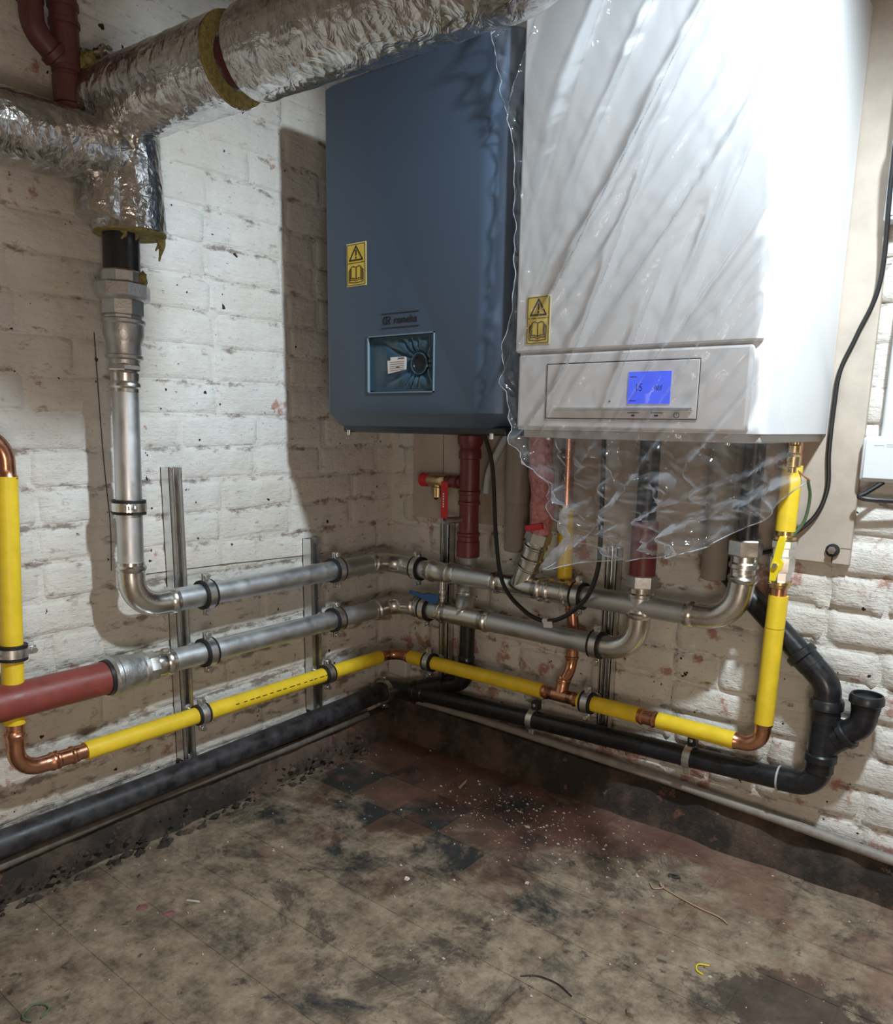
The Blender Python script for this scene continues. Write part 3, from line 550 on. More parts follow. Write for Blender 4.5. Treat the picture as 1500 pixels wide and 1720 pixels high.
clamp((0.783, -0.095, 0.303), XA, ry, RYn, 0.035, 'clamp on the yellow gas pipe right of the copper tee')
def saddle(x, zc, label):
    t = thing('pipe_bracket', (x, -0.05, zc-0.04), label, 'bracket', 'waste pipe brackets'); r = rb
    MB().lathe((x-0.009, -0.0672, zc), XA, [(0, r+0.0005), (0, r+0.003), (0.018, r+0.003), (0.018, r+0.0005), (0, r+0.0005)], 28, cap=False).build('band', 'zinc', t)
    MB().obox((x, -0.050, zc+r+0.012), XA, YA, V((0, 0, 1)), 0.010, 0.012, 0.013).build('top_lug', 'dark_pipe', t, bevel=0.002)
    MB().lathe((x, -0.062, zc+r+0.014), (0, -1, 0), [(0, 0.0045), (0.002, 0.0045), (0.003, 0.002)], 12).build('screw', 'zinc', t)
    MB().obox((x, -0.072, zc-r-0.008), XA, YA, V((0, 0, 1)), 0.0085, 0.004, 0.010).build('lower_lug', 'zinc', t, bevel=0.002)
    pipe(t, (x, -0.040, zc+r+0.012), (x, -0.002, zc+r+0.012), 0.004, 'zinc', 'rod'); return t
saddle(0.600, 0.200, 'metal saddle bracket on the black waste pipe under the gas tee'); saddle(1.050, 0.221, 'metal saddle bracket on the black waste pipe near the right gas elbow')
t = clamp((0.056, -0.098, 0.1625), YA, 0.029, LX, 0.024, 'clamp at the corner end of the dusty black base pipe', lining=False)

# ------------------------------------------------------------------ valves and tubes below the dark boiler
ri = thing('red_riser', (0.357, -0.062, 0.64), 'dark red riser with ball valve under the anthracite boiler', 'valve')
MB().lathe((0.357, -0.062, 0.632), (0, 0, 1), [(0, 0.027), (0.002, 0.033), (0.046, 0.033), (0.048, 0.030), (0.060, 0.030), (0.064, 0.034), (0.070, 0.034), (0.074, 0.029), (0.125, 0.0275), (0.150, 0.0275), (0.152, 0.032), (0.160, 0.032), (0.163, 0.029), (0.18, 0.029), (0.182, 0.032), (0.19, 0.032), (0.193, 0.028), (0.28, 0.028), (0.282, 0.032), (0.300, 0.032), (0.31, 0.028), (0.325, 0.036), (0.345, 0.036), (0.348, 0.027), (0.366, 0.027)], 22).build('body', 'dark_red', ri)
pipe(ri, (0.345, -0.086, 0.7415), (0.330, -0.135, 0.7415), 0.010, 'zinc', 'stem'); MB().hexa((0.330, -0.135, 0.7415), (0.326, -0.146, 0.7415), 0.010).build('stem_nut', 'zinc', ri)
m = MB(); m.obox((0.330, -0.141, 0.800), V((0.96, 0.28, 0)), V((-0.28, 0.96, 0)), V((0, 0, 1)), 0.0105, 0.002, 0.052); lv = m.build('lever', 'red_plastic', ri, smooth=False, bevel=0.002)
for k in range(6): MB().obox((0.329, -0.1442, 0.782+k*0.007), V((0.96, 0.28, 0)), V((-0.28, 0.96, 0)), V((0, 0, 1)), 0.0022, 0.0002, 0.0022).build('lever_mark', 'white_print', lv, smooth=False)
rv = thing('relief_valve', (0.22, -0.06, 0.80), 'small brass relief valve with red cap beside the dark red riser', 'valve')
MB().lathe((0.325, -0.055, 0.845), (-1, 0, 0), [(0, 0.014), (0.012, 0.014), (0.014, 0.019), (0.028, 0.019), (0.030, 0.015), (0.040, 0.015), (0.042, 0.018), (0.055, 0.018)], 18).build('inlet', 'dark_red', rv)
m = MB(); m.lathe((0.272, -0.055, 0.845), (-1, 0, 0), [(0, 0.015), (0.006, 0.018), (0.03, 0.019), (0.05, 0.017), (0.07, 0.017), (0.072, 0.014)], 18); m.lathe((0.238, -0.058, 0.845), (0, 0, -1), [(0, 0.012), (0.018, 0.012), (0.020, 0.0165), (0.048, 0.0165), (0.049, 0.012)], 18); m.build('body', 'brass', rv)
MB().lathe((0.202, -0.055, 0.845), (-1, 0, 0), [(0, 0.016), (0.003, 0.020), (0.026, 0.021), (0.030, 0.017), (0.031, 0.0)], 14, cap=False).build('cap', 'red_plastic', rv)
t = thing('drain_tube', (0.526, -0.07, 0.67), 'grey brown capped tube hanging between the two boilers', 'tube')
MB().lathe((0.526, -0.07, 0.668), (0, 0, 1), [(0, 0.020), (0.003, 0.030), (0.006, 0.032), (0.332, 0.032)], 26).build('tube', 'grey_tube', t); MB().lathe((0.526, -0.07, 0.80), (0, 0, 1), [(0, 0.032), (0.002, 0.0335), (0.19, 0.0335)], 26).build('sleeve', 'grey_tube', t)
t = thing('drain_tube', (1.083, -0.085, 0.67), 'grey brown capped tube hanging below the white boiler', 'tube')
MB().lathe((1.078, -0.085, 0.668), (0, 0, 1), [(0, 0.018), (0.003, 0.026), (0.006, 0.028), (0.330, 0.028)], 26).build('tube', 'grey_tube', t)
bv = thing('drain_valve', (0.298, -0.105, 0.49), 'small drain valve with blue lever between the two steel pipes', 'valve')
MB().lathe((0.298, -0.105, 0.492), (0, 0, 1), [(0, 0.010), (0.014, 0.010), (0.015, 0.0125), (0.024, 0.0125), (0.025, 0.010), (0.032, 0.010), (0.033, 0.013), (0.042, 0.013), (0.043, 0.010), (0.066, 0.010)], 12).build('body', 'fitting', bv)
m = MB(); prof = [(0.296, 0.512), (0.296, 0.526), (0.270, 0.527), (0.245, 0.522), (0.215, 0.527), (0.198, 0.528), (0.198, 0.518), (0.218, 0.515), (0.245, 0.508), (0.270, 0.499), (0.290, 0.501)]
m.ring_loft([[V((x, yy-0.15*(0.296-x), z-0.006)) for x, z in prof] for yy in (-0.118, -0.124)]); m.build('lever', 'blue_plastic', bv, smooth=False, bevel=0.0015)
wv_ = thing('wrapped_valve', (0.63, -0.115, 0.75), 'pinkish wrapped valve above the angled steel branch', 'valve')
v0 = b0+dirb*0.150
m = MB(); pts = smooth_path([v0-dirb*0.006, v0+V((0.004, 0.0, 0.05)), (0.632, -0.118, 0.86), (0.625, -0.118, 0.93), (0.622, -0.118, 0.998)], 8); m.sweep(pts, [0.030+0.006*noise.noise(p*30) for p in pts], 18); m.build('body', 'pink_wrap', wv_)
MB().obox(v0+V((0.0, -0.030, 0.012)), V((1, 0, 0.2)).normalized(), YA, V((-0.2, 0, 1)).normalized(), 0.026, 0.005, 0.008).build('lever', 'red_plastic', wv_, smooth=False, bevel=0.002)
t = tag(MB().sweep(smooth_path([(0.415, -0.06, 0.82), (0.425, -0.06, 0.88), (0.455, -0.06, 0.94), (0.50, -0.07, 0.998)], 8), 0.011, 14).build('condensate_hose', 'grey_hose'), 'grey hose curving up behind the black cable to the dark boiler', 'hose')
t = thing('blank_plate', (0.055, -0.008, 0.20), 'small off-white blank cover plate in the corner under the copper elbow', 'plate')
MB().box((0.012, -0.030, 0.196), (0.090, -0.004, 0.275)).build('cover', 'off_white', t, bevel=0.006); MB().lathe((0.022, -0.030, 0.235), (0, -1, 0), [(0, 0.003), (0.001, 0.003)], 10).build('screw', 'zinc', t)

# ------------------------------------------------------------------ boilers
def plan(x0, x1, yb, yf, rl, rrx, rry, inset=0.0, n=8):    # casing outline seen from above, counter-clockwise
    x0 += inset; x1 -= inset; yf += inset; pts = [(x1, yb), (x0, yb)]
    for k in range(n+1):
        a = math.pi+math.pi/2*k/n; pts.append((x0+rl+rl*math.cos(a), yf+rl+rl*math.sin(a)))
    for k in range(n+1):
        a = -math.pi/2+math.pi/2*k/n; pts.append((x1-rrx+rrx*math.cos(a), yf+rry+rry*math.sin(a)))
    return pts
def casing(parent, name, mat, ring_args, levels):
    m = MB(); m.ring_loft([[V((x, y, z)) for x, y in plan(*ring_args, inset=i)] for z, i in levels]); return m.build(name, mat, parent, ang=28)
def hole(o, a, b):                                          # cut a recess
    c = MB().box(a, b).build('tmp_cut', 'rubber', smooth=False); md = o.modifiers.new('cut', 'BOOLEAN'); md.object = c; md.operation = 'DIFFERENCE'; md.solver = 'EXACT'
    me = bpy.data.meshes.new_from_object(o.evaluated_get(bpy.context.evaluated_depsgraph_get())); o.modifiers.remove(md); old = o.data; o.data = me; bpy.data.meshes.remove(old); bpy.data.objects.remove(c)
def line(m, pts, wd, y, th=0.0004):                         # flat print strokes on a face looking along -y
    for (x0, z0), (x1, z1) in zip(pts[:-1], pts[1:]):
        d = V((x1-x0, 0, z1-z0)); l = d.length; d.normalize(); nn = V((-d.z, 0, d.x)); m.obox(((x0+x1)/2, y, (z0+z1)/2), d, YA, nn, l/2+wd*0.35, th, wd/2)
def warning(parent, x, z, w_, h, y):
    s = MB().box((x-w_/2, y-0.0006, z-h/2), (x+w_/2, y+0.0004, z+h/2)).build('warning_label', 'sticker_edge', parent, smooth=False)
    s['label'] = 'yellow warning sticker with triangle and open book'
    MB().box((x-w_/2+0.003, y-0.0009, z-h/2+0.003), (x+w_/2-0.003, y, z+h/2-0.003)).build('yellow_field', 'sticker', s, smooth=False)
    m = MB(); yy = y-0.0012; sx = w_/0.064; sz = h/0.095
    P = lambda a: [(x+u*sx, z+v*sz) for u, v in a]
    line(m, P([(-0.029, -0.0445), (0.029, -0.0445), (0.029, 0.0445), (-0.029, 0.0445), (-0.029, -0.0445)]), 0.0009, yy); line(m, P([(-0.029, 0.004), (0.029, 0.004)]), 0.0009, yy)
    line(m, P([(-0.021, 0.010), (0.021, 0.010), (0.0, 0.040), (-0.021, 0.010)]), 0.0030, yy)
    line(m, P([(0, 0.031), (0, 0.021)]), 0.0032, yy); line(m, P([(0, 0.0165), (0, 0.0145)]), 0.0032, yy)
    for s_ in (-1, 1):
        line(m, P([(0, -0.032), (0, -0.006), (s_*0.009, -0.003), (s_*0.016, -0.005), (s_*0.016, -0.030), (s_*0.009, -0.029), (0, -0.032)]), 0.0014, yy)
        line(m, P([(s_*0.016, -0.008), (s_*0.0195, -0.009), (s_*0.0195, -0.034), (s_*0.009, -0.033), (0, -0.036)]), 0.0013, yy); line(m, P([(s_*0.0195, -0.011), (s_*0.023, -0.012), (s_*0.023, -0.038), (0, -0.040)]), 0.0012, yy)
    m.build('print', 'black_print', s, smooth=False); return s
YF = -0.4715
db = thing('wall_boiler', (0.49, -0.25, 1.0), 'anthracite wall boiler hung in the corner left of the white one', 'boiler', 'wall boilers')
cs = casing(db, 'casing', 'anthracite', (0.218, 0.757, -0.026, YF, 0.012, 0.085, 0.075), [(1.000, 0.022), (1.003, 0.018), (1.026, 0.003), (1.032, 0.0), (1.758, 0.0), (1.768, 0.010)])
hole(cs, (0.3615, YF-0.02, 1.0795), (0.5605, YF+0.022, 1.2035))
MB().box((0.24, -0.44, 0.985), (0.735, -0.03, 1.004)).build('base_plate', 'anth_dark', db, bevel=0.004)
for x in (0.262, 0.70): MB().lathe((x, -0.44, 0.99), (0, 0, -1), [(0, 0.005), (0.012, 0.005), (0.014, 0.003)], 12).build('foot_screw', 'zinc', db)
warning(db, 0.324, 1.3685, 0.064, 0.095, YF-0.0005)
lg = MB(); line(lg, [(0.404, 1.2525), (0.517, 1.2525)], 0.0012, YF-0.0008); line(lg, [(0.404, 1.2215), (0.517, 1.2215)], 0.0012, YF-0.0008)
bdg = lg.build('badge', 'black_print', db, smooth=False); bdg['label'] = 'dark brand badge between two thin lines'
text_mesh('remeha', 0.0235, 'lettering', 'black_print', bdg, (0.4775, YF-0.0008, 1.2375), 0.0003, 0.98)
lo_ = MB(); line(lo_, [(0.4215, 1.2305), (0.4125, 1.2305), (0.4105, 1.2335), (0.4105, 1.2425), (0.4125, 1.2450), (0.4215, 1.2450)], 0.0018, YF-0.0008)
line(lo_, [(0.4195, 1.2295), (0.4195, 1.2455), (0.4290, 1.2455), (0.4310, 1.2430), (0.4310, 1.2405), (0.4290, 1.2380), (0.4235, 1.2380), (0.4315, 1.2295)], 0.0018, YF-0.0008); lo_.build('emblem', 'black_print', bdg, smooth=False)
ds = thing('tmp', (0, 0, 0), None, None); ds.name = 'display'; ds.parent = db; ds.matrix_parent_inverse = Matrix.Translation(db.location).inverted()
fr = MB()
for a, b in (((0.3590, 1.0770), (0.5630, 1.0797)), ((0.3590, 1.2033), (0.5630, 1.2060)), ((0.3590, 1.0770), (0.3617, 1.2060)), ((0.5603, 1.0770), (0.5630, 1.2060))): fr.box((a[0], YF-0.0025, a[1]), (b[0], YF+0.003, b[1]))
fr.build('frame', 'frame_blue', ds, smooth=False)
MB().box((0.3615, YF+0.018, 1.0795), (0.5605, YF+0.0215, 1.2035)).build('panel', 'anth_dark', ds, smooth=False)
MB().box((0.402, YF+0.014, 1.108), (0.470, YF+0.019, 1.176)).build('screen', 'anthracite', ds, bevel=0.002)
for z in (1.168, 1.116): MB().lathe((0.381, YF+0.019, z), (0, -1, 0), [(0, 0.006), (0.004, 0.006), (0.005, 0.004)], 16).build('button', 'anth_dark', ds)
kb = MB().lathe((0.5135, YF+0.018, 1.1405), (0, -1, 0), [(0, 0.024), (0.010, 0.024), (0.013, 0.021), (0.013, 0.017), (0.010, 0.016), (0.010, 0.0001)], 32).build('dial', 'anth_dark', ds)
MB().lathe((0.5135, YF+0.006, 1.1405), (0, -1, 0), [(0, 0.0215), (0, 0.0242), (0.002, 0.0242), (0.002, 0.0215), (0, 0.0215)], 32, cap=False).build('dial_ring', MAT['film_blue'], kb)
lab = [(0.4235, 1.120), (0.4790, 1.1285), (0.4800, 1.1540), (0.4760, 1.1565), (0.4310, 1.1565), (0.4310, 1.1490), (0.4215, 1.1490)]
m = MB(); m.ring_loft([[V((x, yy, z)) for x, z in lab] for yy in (YF+0.0010, YF+0.0003)]); pl = m.build('paper_label', 'paper', ds, smooth=False)
m = MB()
for k in range(5): line(m, [(0.430, 1.1455-k*0.0048), (0.474, 1.1465-k*0.0042)], 0.0006, YF-0.0002, 0.0002)
line(m, [(0.450, 1.1335), (0.459, 1.1340)], 0.0018, YF-0.0002, 0.0002); line(m, [(0.456, 1.1535), (0.473, 1.1535)], 0.0022, YF-0.0002, 0.0002); m.build('print', 'black_print', pl, smooth=False)
m = MB(); nR, nA = 7, 120; pts = []; fs = []                  # crumpled protective film gathered round the dial
for j in range(nR+1):
    for i in range(nA):
        a = 2*math.pi*i/nA; ca, sa = math.cos(a), math.sin(a)
        tx = ((0.5595-0.5135)/ca if ca > 1e-6 else (0.3625-0.5135)/ca if ca < -1e-6 else 9); tz = ((1.2025-1.1405)/sa if sa > 1e-6 else (1.0805-1.1405)/sa if sa < -1e-6 else 9)
        R = min(tx, tz); f = j/nR; r_ = 0.0235+(R-0.0235)*f
        fold = (abs(math.sin(a*6.5+1.2*math.sin(a*3)))**0.5)*0.010*math.sin(math.pi*min(1, f*1.15))*(1-0.4*f)
        pts.append((0.5135+r_*ca, YF+0.012-fold-0.006*f, 1.1405+r_*sa))
for j in range(nR):
    for i in range(nA): k = (i+1) % nA; fs.append((j*nA+i, j*nA+k, (j+1)*nA+k, (j+1)*nA+i))
m.add(pts, fs); m.build('protective_film', MAT['film_blue'], ds, ang=20)
# white boiler
YW = -0.469
wb = thing('wall_boiler', (1.02, -0.25, 0.99), 'white wall boiler half covered by clear plastic sheet', 'boiler', 'wall boilers')
casing(wb, 'casing', 'casing_white', (0.774, 1.270, -0.026, YW+0.013, 0.008, 0.030, 0.032), [(1.000, 0.0), (1.0005, 0.0), (1.800, 0.0), (1.812, 0.012)])
m = MB(); m.ring_loft([[V((x, y, z)) for x, y in plan(0.772, 1.258, YW+0.016, YW, 0.006, 0.016, 0.014, inset=i)] for z, i in ((1.152, 0.003), (1.156, 0.0), (1.800, 0.0))]); m.build('front_cover', 'casing_white', wb, ang=28)
MB().box((0.782, -0.442, 0.984), (1.262, -0.03, 1.001)).build('base_plate', 'base_grey', wb, bevel=0.003)
cp = MB().box((0.780, YW+0.002, 1.002), (1.246, YW+0.022, 1.148)).build('control_panel', 'panel_white', wb, bevel=0.006)
MB().box((0.851, YW-0.0005, 1.024), (1.158, YW+0.004, 1.126)).build('panel_door', 'panel_white', cp, bevel=0.0015)
m = MB(); line(m, [(0.850, 1.1272), (1.159, 1.1272)], 0.0018, YW+0.0008); line(m, [(0.8500, 1.024), (0.8500, 1.127)], 0.0010, YW+0.0008); line(m, [(1.1590, 1.024), (1.1590, 1.127)], 0.0010, YW+0.0008); line(m, [(0.850, 1.0232), (1.159, 1.0232)], 0.0014, YW+0.0008); m.build('door_gap', 'black_print', cp, smooth=False)
MB().box((0.872, YW-0.006, 1.0385), (1.152, YW, 1.0435)).build('ledge', 'silver', cp, bevel=0.001)
lc = MB().box((1.0265, YW-0.0018, 1.0505), (1.1085, YW, 1.1075)).build('screen', 'lcd', cp, smooth=False); lc['label'] = 'blue backlit display'
text_mesh('15', 0.020, 'digits', 'lcd_digit', lc, (1.0475, YW-0.002, 1.079), 0.0001, 0.8)
m = MB()
for k in range(5): line(m, [(1.078+k*0.003, 1.074), (1.080+k*0.003, 1.083-0.002*(k % 2))], 0.0014, YW-0.0020, 0.0001)
line(m, [(1.030, 1.0985), (1.042, 1.0985)], 0.0014, YW-0.002, 0.0001); line(m, [(1.030, 1.056), (1.044, 1.056)], 0.0014, YW-0.002, 0.0001); m.build('segments', 'lcd_digit', lc, smooth=False)
m = MB(); line(m, [(1.028, 1.0345), (1.050, 1.0345)], 0.0012, YW-0.0008); line(m, [(1.074, 1.0345), (1.096, 1.0345)], 0.0012, YW-0.0008); line(m, [(1.037, 1.0295), (1.041, 1.0295)], 0.003, YW-0.0008); line(m, [(1.082, 1.0295), (1.087, 1.0295)], 0.003, YW-0.0008)
line(m, [(1.1225+0.005*math.cos(a), 1.0305+0.005*math.sin(a)) for a in [math.pi/2+0.5+k*(2*math.pi-1)/12 for k in range(13)]], 0.0009, YW-0.0008); line(m, [(1.1225, 1.0355), (1.1225, 1.0310)], 0.0009, YW-0.0008)
m.build('button_marks', 'black_print', cp, smooth=False); MB().lathe((0.990, YW, 1.055), (0, -1, 0), [(0, 0.0018), (0.0008, 0.0018)], 12).build('reset_hole', 'black_print', cp)
warning(wb, 0.826, 1.212, 0.054, 0.092, YW-0.0005)
for x in (0.83, 1.20): MB().lathe((x, -0.42, 0.99), (0, 0, -1), [(0, 0.005), (0.010, 0.005), (0.012, 0.003)], 12).build('foot_screw', 'zinc', wb)
m = MB(); m.lathe((1.245, -0.16, 0.985), (0, 0, -1), [(0, 0.008), (0.006, 0.008), (0.008, 0.013), (0.022, 0.013), (0.024, 0.009), (0.030, 0.015), (0.050, 0.015), (0.052, 0.008), (0.062, 0.008)], 12); m.build('drain_nipple', 'brass', wb)

# ------------------------------------------------------------------ plastic sheet over the white boiler
def lerp_tab(tab, z):
    if z >= tab[0][0]: return tab[0][1]
    for (z0, x0), (z1, x1) in zip(tab[:-1], tab[1:]):
        if z >= z1: k = (z0-z)/(z0-z1); return x0+(x1-x0)*k
    return tab[-1][1]
LT = [(2.0, 0.70), (1.73, 0.725), (1.656, 0.732), (1.525, 0.765), (1.35, 0.778), (1.253, 0.785), (1.187, 0.763), (1.095, 0.757), (0.99, 0.795), (0.909, 0.853), (0.817, 0.892), (0.749, 0.922)]
RT = [(2.0, 1.29), (1.628, 1.286), (1.385, 1.283), (1.121, 1.290), (1.01, 1.317), (0.973, 1.332), (0.922, 1.350), (0.74, 1.350)]
HEM = [(0.0, 0.749), (0.06, 0.742), (0.2, 0.748), (0.45, 0.768), (0.68, 0.806), (0.86, 0.862), (1.0, 0.922)]
def hem(u):
    for (a, x0), (b, x1) in zip(HEM[:-1], HEM[1:]):
        if u <= b: return x0+(x1-x0)*(u-a)/(b-a)
    return 0.922
rs = random.Random(21); FOLDS = []
for k in range(40):
    FOLDS.append((rs.uniform(0.60, 1.75), rs.uniform(0.35, 0.85), rs.uniform(0.006, 0.020), rs.uniform(0.004, 0.014), rs.uniform(1.0, 1.75), rs.uniform(0.15, 0.5)))
LOWF = [(1.14, 1.02, 0.96, 0.77, 0.07, 0.022), (0.80, 0.98, 0.93, 0.86, 0.06, 0.020), (0.90, 0.98, 0.95, 0.75, 0.05, 0.018), (1.30, 0.95, 1.05, 0.83, 0.05, 0.016), (1.33, 0.92, 1.10, 0.80, 0.05, 0.02), (1.0, 0.99, 1.04, 0.78, 0.04, 0.014)]
NU, NV = 190, 280; pts = []; fs = []; ZT = 1.95
for j in range(NV+1):
    v = j/NV
    for i in range(NU+1):
        u = i/NU; z = ZT+(hem(u)-ZT)*v; xl = lerp_tab(LT, z); xr = lerp_tab(RT, z); x = xl+(xr-xl)*u
        y = -0.481
        for (x0, sl, am, wd, zc, zr) in FOLDS:                # long diagonal creases pulled from the upper right
            d = (x-(x0-(1.75-z)*sl))/wd
            if abs(d) < 3: y -= am*max(0, 1-abs(d)/1.6)*math.exp(-((z-zc)/zr)**2)
        y -= 0.008*noise.noise(V((x*9, z*5, 1.3)))+0.006*abs(noise.noise(V((x*20+z*9, z*9, 4.1))))
        lowk = max(0.0, min(1.0, (1.03-z)/0.2)); P = V((x*7, z*9, 9.0))
        y += lowk*(0.07+0.05*noise.noise(P)-0.12*abs(noise.noise(P*1.6))-0.07*abs(noise.noise(P*3.1+V((0, 0, 5))))-0.02*abs(noise.noise(P*6.3+V((0, 3, 5)))));
        for (xa, za, xb, zb_, am, wd) in LOWF:                # broad milky folds below the boiler
            k = ((x-xa)*(xb-xa)+(z-za)*(zb_-za))/((xb-xa)**2+(zb_-za)**2)
            if -0.15 < k < 1.15: y -= lowk*am*max(0, 1-math.hypot(x-xa-(xb-xa)*k, z-za-(zb_-za)*k)/wd) 
        x += lowk*0.018*noise.noise(V((x*8, z*8, 3.3)))
        e = max(0, 1-u/0.10); y -= e*(0.018*(0.5+noise.noise(V((z*9, 0.4, 2))))+0.022*abs(noise.noise(V((z*26, u*30, 2))))); x += 0.010*e*noise.noise(V((z*22, 5, 1)))+0.012*max(0, 1-(1-u)/0.08)*noise.noise(V((z*14, 8, 1)))
        if z > 0.995: y = min(y, -0.4735)
        pts.append((x, y, z+0.012*max(0, 1-(1-v)/0.06)*noise.noise(V((x*16, 2, 7)))))
for j in range(NV):
    for i in range(NU): a = j*(NU+1)+i; fs.append((a, a+1, a+NU+2, a+NU+1))
m = MB(); m.add(pts, fs); sh = m.build('plastic_sheet', MAT['film'], ang=60); MB().sweep([pts[NV*(NU+1)+i] for i in range(0, NU+1, 2)], 0.0011, 6).build('hem', MAT['film_edge'], sh); MB().sweep([pts[j*(NU+1)] for j in range(0, NV+1, 2)], 0.0008, 6).build('side_edge', MAT['film_edge'], sh); tag(sh, 'clear crinkled plastic sheet hanging over the front of the white boiler', 'sheet')

# ------------------------------------------------------------------ foil-wrapped heating pipes
FI = thing('insulated_pipe', (0.105, -0.92, 1.38), 'foil wrapped heating pipe tee on the left wall with a long arm to the right', 'pipe')
def jacket(name, path, r, amp, seg=44, mat='foil', parent=FI, cap=True):
    path = [V(p) for p in path]; m = MB(); m.sweep(path, r, seg, cap); vv = []
    for k, p in enumerate(m.v):
        q = V(p); ring = k//seg; c = path[min(ring, len(path)-1)]; d = (q-c); d.normalize() if d.length > 1e-6 else None
        q = q+d*(amp*(noise.noise(q*22)+0.6*noise.noise(q*55))); vv.append(tuple(q))
    m.v = vv; return m.build(name, mat, parent, ang=60)
def seg_pts(a, b, n): a, b = V(a), V(b); return [a+(b-a)*k/n for k in range(n+1)]
DX = V((1, 0.07, 0)); o0 = V((0.105, -0.93, 1.616)); ap = lambda s: o0+DX*s
pipe(FI, ap(-0.06), ap(0.95), 0.040, 'soil_red', 'heating_pipe')
jacket('foil_jacket', seg_pts(ap(-0.03), ap(0.362), 46), 0.0745, 0.0022)
MB().lathe(ap(0.3605), DX, [(0, 0.0475), (0.0, 0.0735), (0.006, 0.0735), (0.006, 0.0475), (0, 0.0475)], 40, cap=False).build('wool_ring', 'wool', FI)
p2 = seg_pts(ap(0.412), ap(0.865), 46); p2 += arc(ap(0.865), ap(0.985), ap(0.985)+V((0, 0, 0.2)), 0.085, 14)[1:-1]; p2 += seg_pts(ap(0.985)+V((0, 0, 0.10)), ap(0.985)+V((0, 0, 0.66)), 20)
jacket('foil_jacket', p2, 0.0725, 0.0026)
jacket('tee_jacket', seg_pts((0.105, -0.908, 1.384), (0.105, -0.918, 1.63), 26), 0.0735, 0.0022)
MB().lathe((0.105, -0.908, 1.383), (0, 0, -1), [(0, 0.072), (0.004, 0.070), (0.005, 0.037)], 32).build('wool_end', 'wool', FI)
jacket('foil_jacket', seg_pts((0.112, -0.93, 1.520), (0.112, -2.4, 1.520), 110), 0.064, 0.0026)
jacket('foil_jacket', seg_pts((0.112, -0.945, 1.495), (0.108, -0.965, 1.395), 14), 0.052, 0.0035)
def tuft(name, c, sx, mat, seed, amp=0.45, sub=3, parent=FI):
    bm = bmesh.new(); bmesh.ops.create_icosphere(bm, subdivisions=sub, radius=1.0); c = V(c)
    for v in bm.verts:
        n_ = v.co.copy(); k = 1+amp*(noise.noise(n_*1.7+V((seed, 0, 0)))+0.7*noise.noise(n_*4.1+V((0, seed, 0)))); v.co = c+V((n_.x*sx[0]*k, n_.y*sx[1]*k, n_.z*sx[2]*k))
    me = bpy.data.meshes.new(name); bm.to_mesh(me); bm.free(); me.polygons.foreach_set('use_smooth', [True]*len(me.polygons)); me.materials.append(MAT[mat])
    o = bpy.data.objects.new(name, me); COL.objects.link(o); o.parent = parent; o.matrix_parent_inverse = Matrix.Translation(parent.location).inverted(); return o
tuft('torn_wool', (0.075, -0.965, 1.655), (0.030, 0.030, 0.055), 'wool', 1.3); tuft('torn_wool', (0.085, -0.952, 1.690), (0.030, 0.030, 0.022), 'wool', 4.3); tuft('torn_wool', (0.07, -0.975, 1.605), (0.03, 0.022, 0.035), 'wool', 8.1)
tuft('foil_scrap', (0.062, -0.975, 1.690), (0.030, 0.022, 0.026), 'foil', 2.7, 0.7); tuft('foil_scrap', (0.115, -0.945, 1.702), (0.020, 0.016, 0.012), 'foil', 5.5, 0.7); tuft('foil_scrap', (0.10, -0.985, 1.60), (0.028, 0.016, 0.03), 'copper', 6.5, 0.6)
for k, (dy, l) in enumerate(((0.052, 0.05), (0.045, 0.03), (0.058, 0.035), (-0.03, 0.02), (0.0, 0.018))):
    p = V((0.135, -0.912+dy, 1.383)); MB().sweep(smooth_path([p, p+V((0.004, 0.004*(k % 2), -l*0.5)), p+V((0.002, -0.004, -l))], 5), [0.006*(1-i/11) +0.0012 for i in range(11)], 7).build('wool_wisp', 'wool', FI)
tuft('wool_patch', (0.135, -0.905, 1.289), (0.012, 0.010, 0.016), 'wool', 3.1, 0.5)
# red painted riser with wye, joining the wrapped pipe from above
rsr = MB().sweep([(0.080, -1.002, 1.54), (0.080, -1.002, 2.28)], 0.0255, 22).build('riser', 'soil_red', FI)
for z, h in ((1.585, 0.016), (1.600, 0.05), (1.655, 0.012), (1.735, 0.012), (1.765, 0.014), (1.79, 0.05)): MB().lathe((0.080, -1.002, z), (0, 0, 1), [(0, 0.025), (0.002, 0.0285), (h-0.002, 0.0285), (h, 0.025)], 22).build('collar', 'soil_red', rsr)
MB().sweep(arc((0.080, -1.002, 1.665), (0.080, -1.062, 1.712), (0.080, -1.064, 2.28), 0.045, 10), 0.0215, 20).build('wye_branch', 'soil_red', rsr)
MB().lathe((0.080, -1.020, 1.679), (0, -0.78, 0.62), [(0, 0.022), (0.002, 0.026), (0.013, 0.026), (0.015, 0.022)], 20).build('collar', 'soil_red', rsr); MB().lathe((0.080, -1.064, 1.755), (0, 0, 1), [(0, 0.022), (0.002, 0.025), (0.02, 0.025), (0.022, 0.022)], 20).build('collar', 'soil_red', rsr)

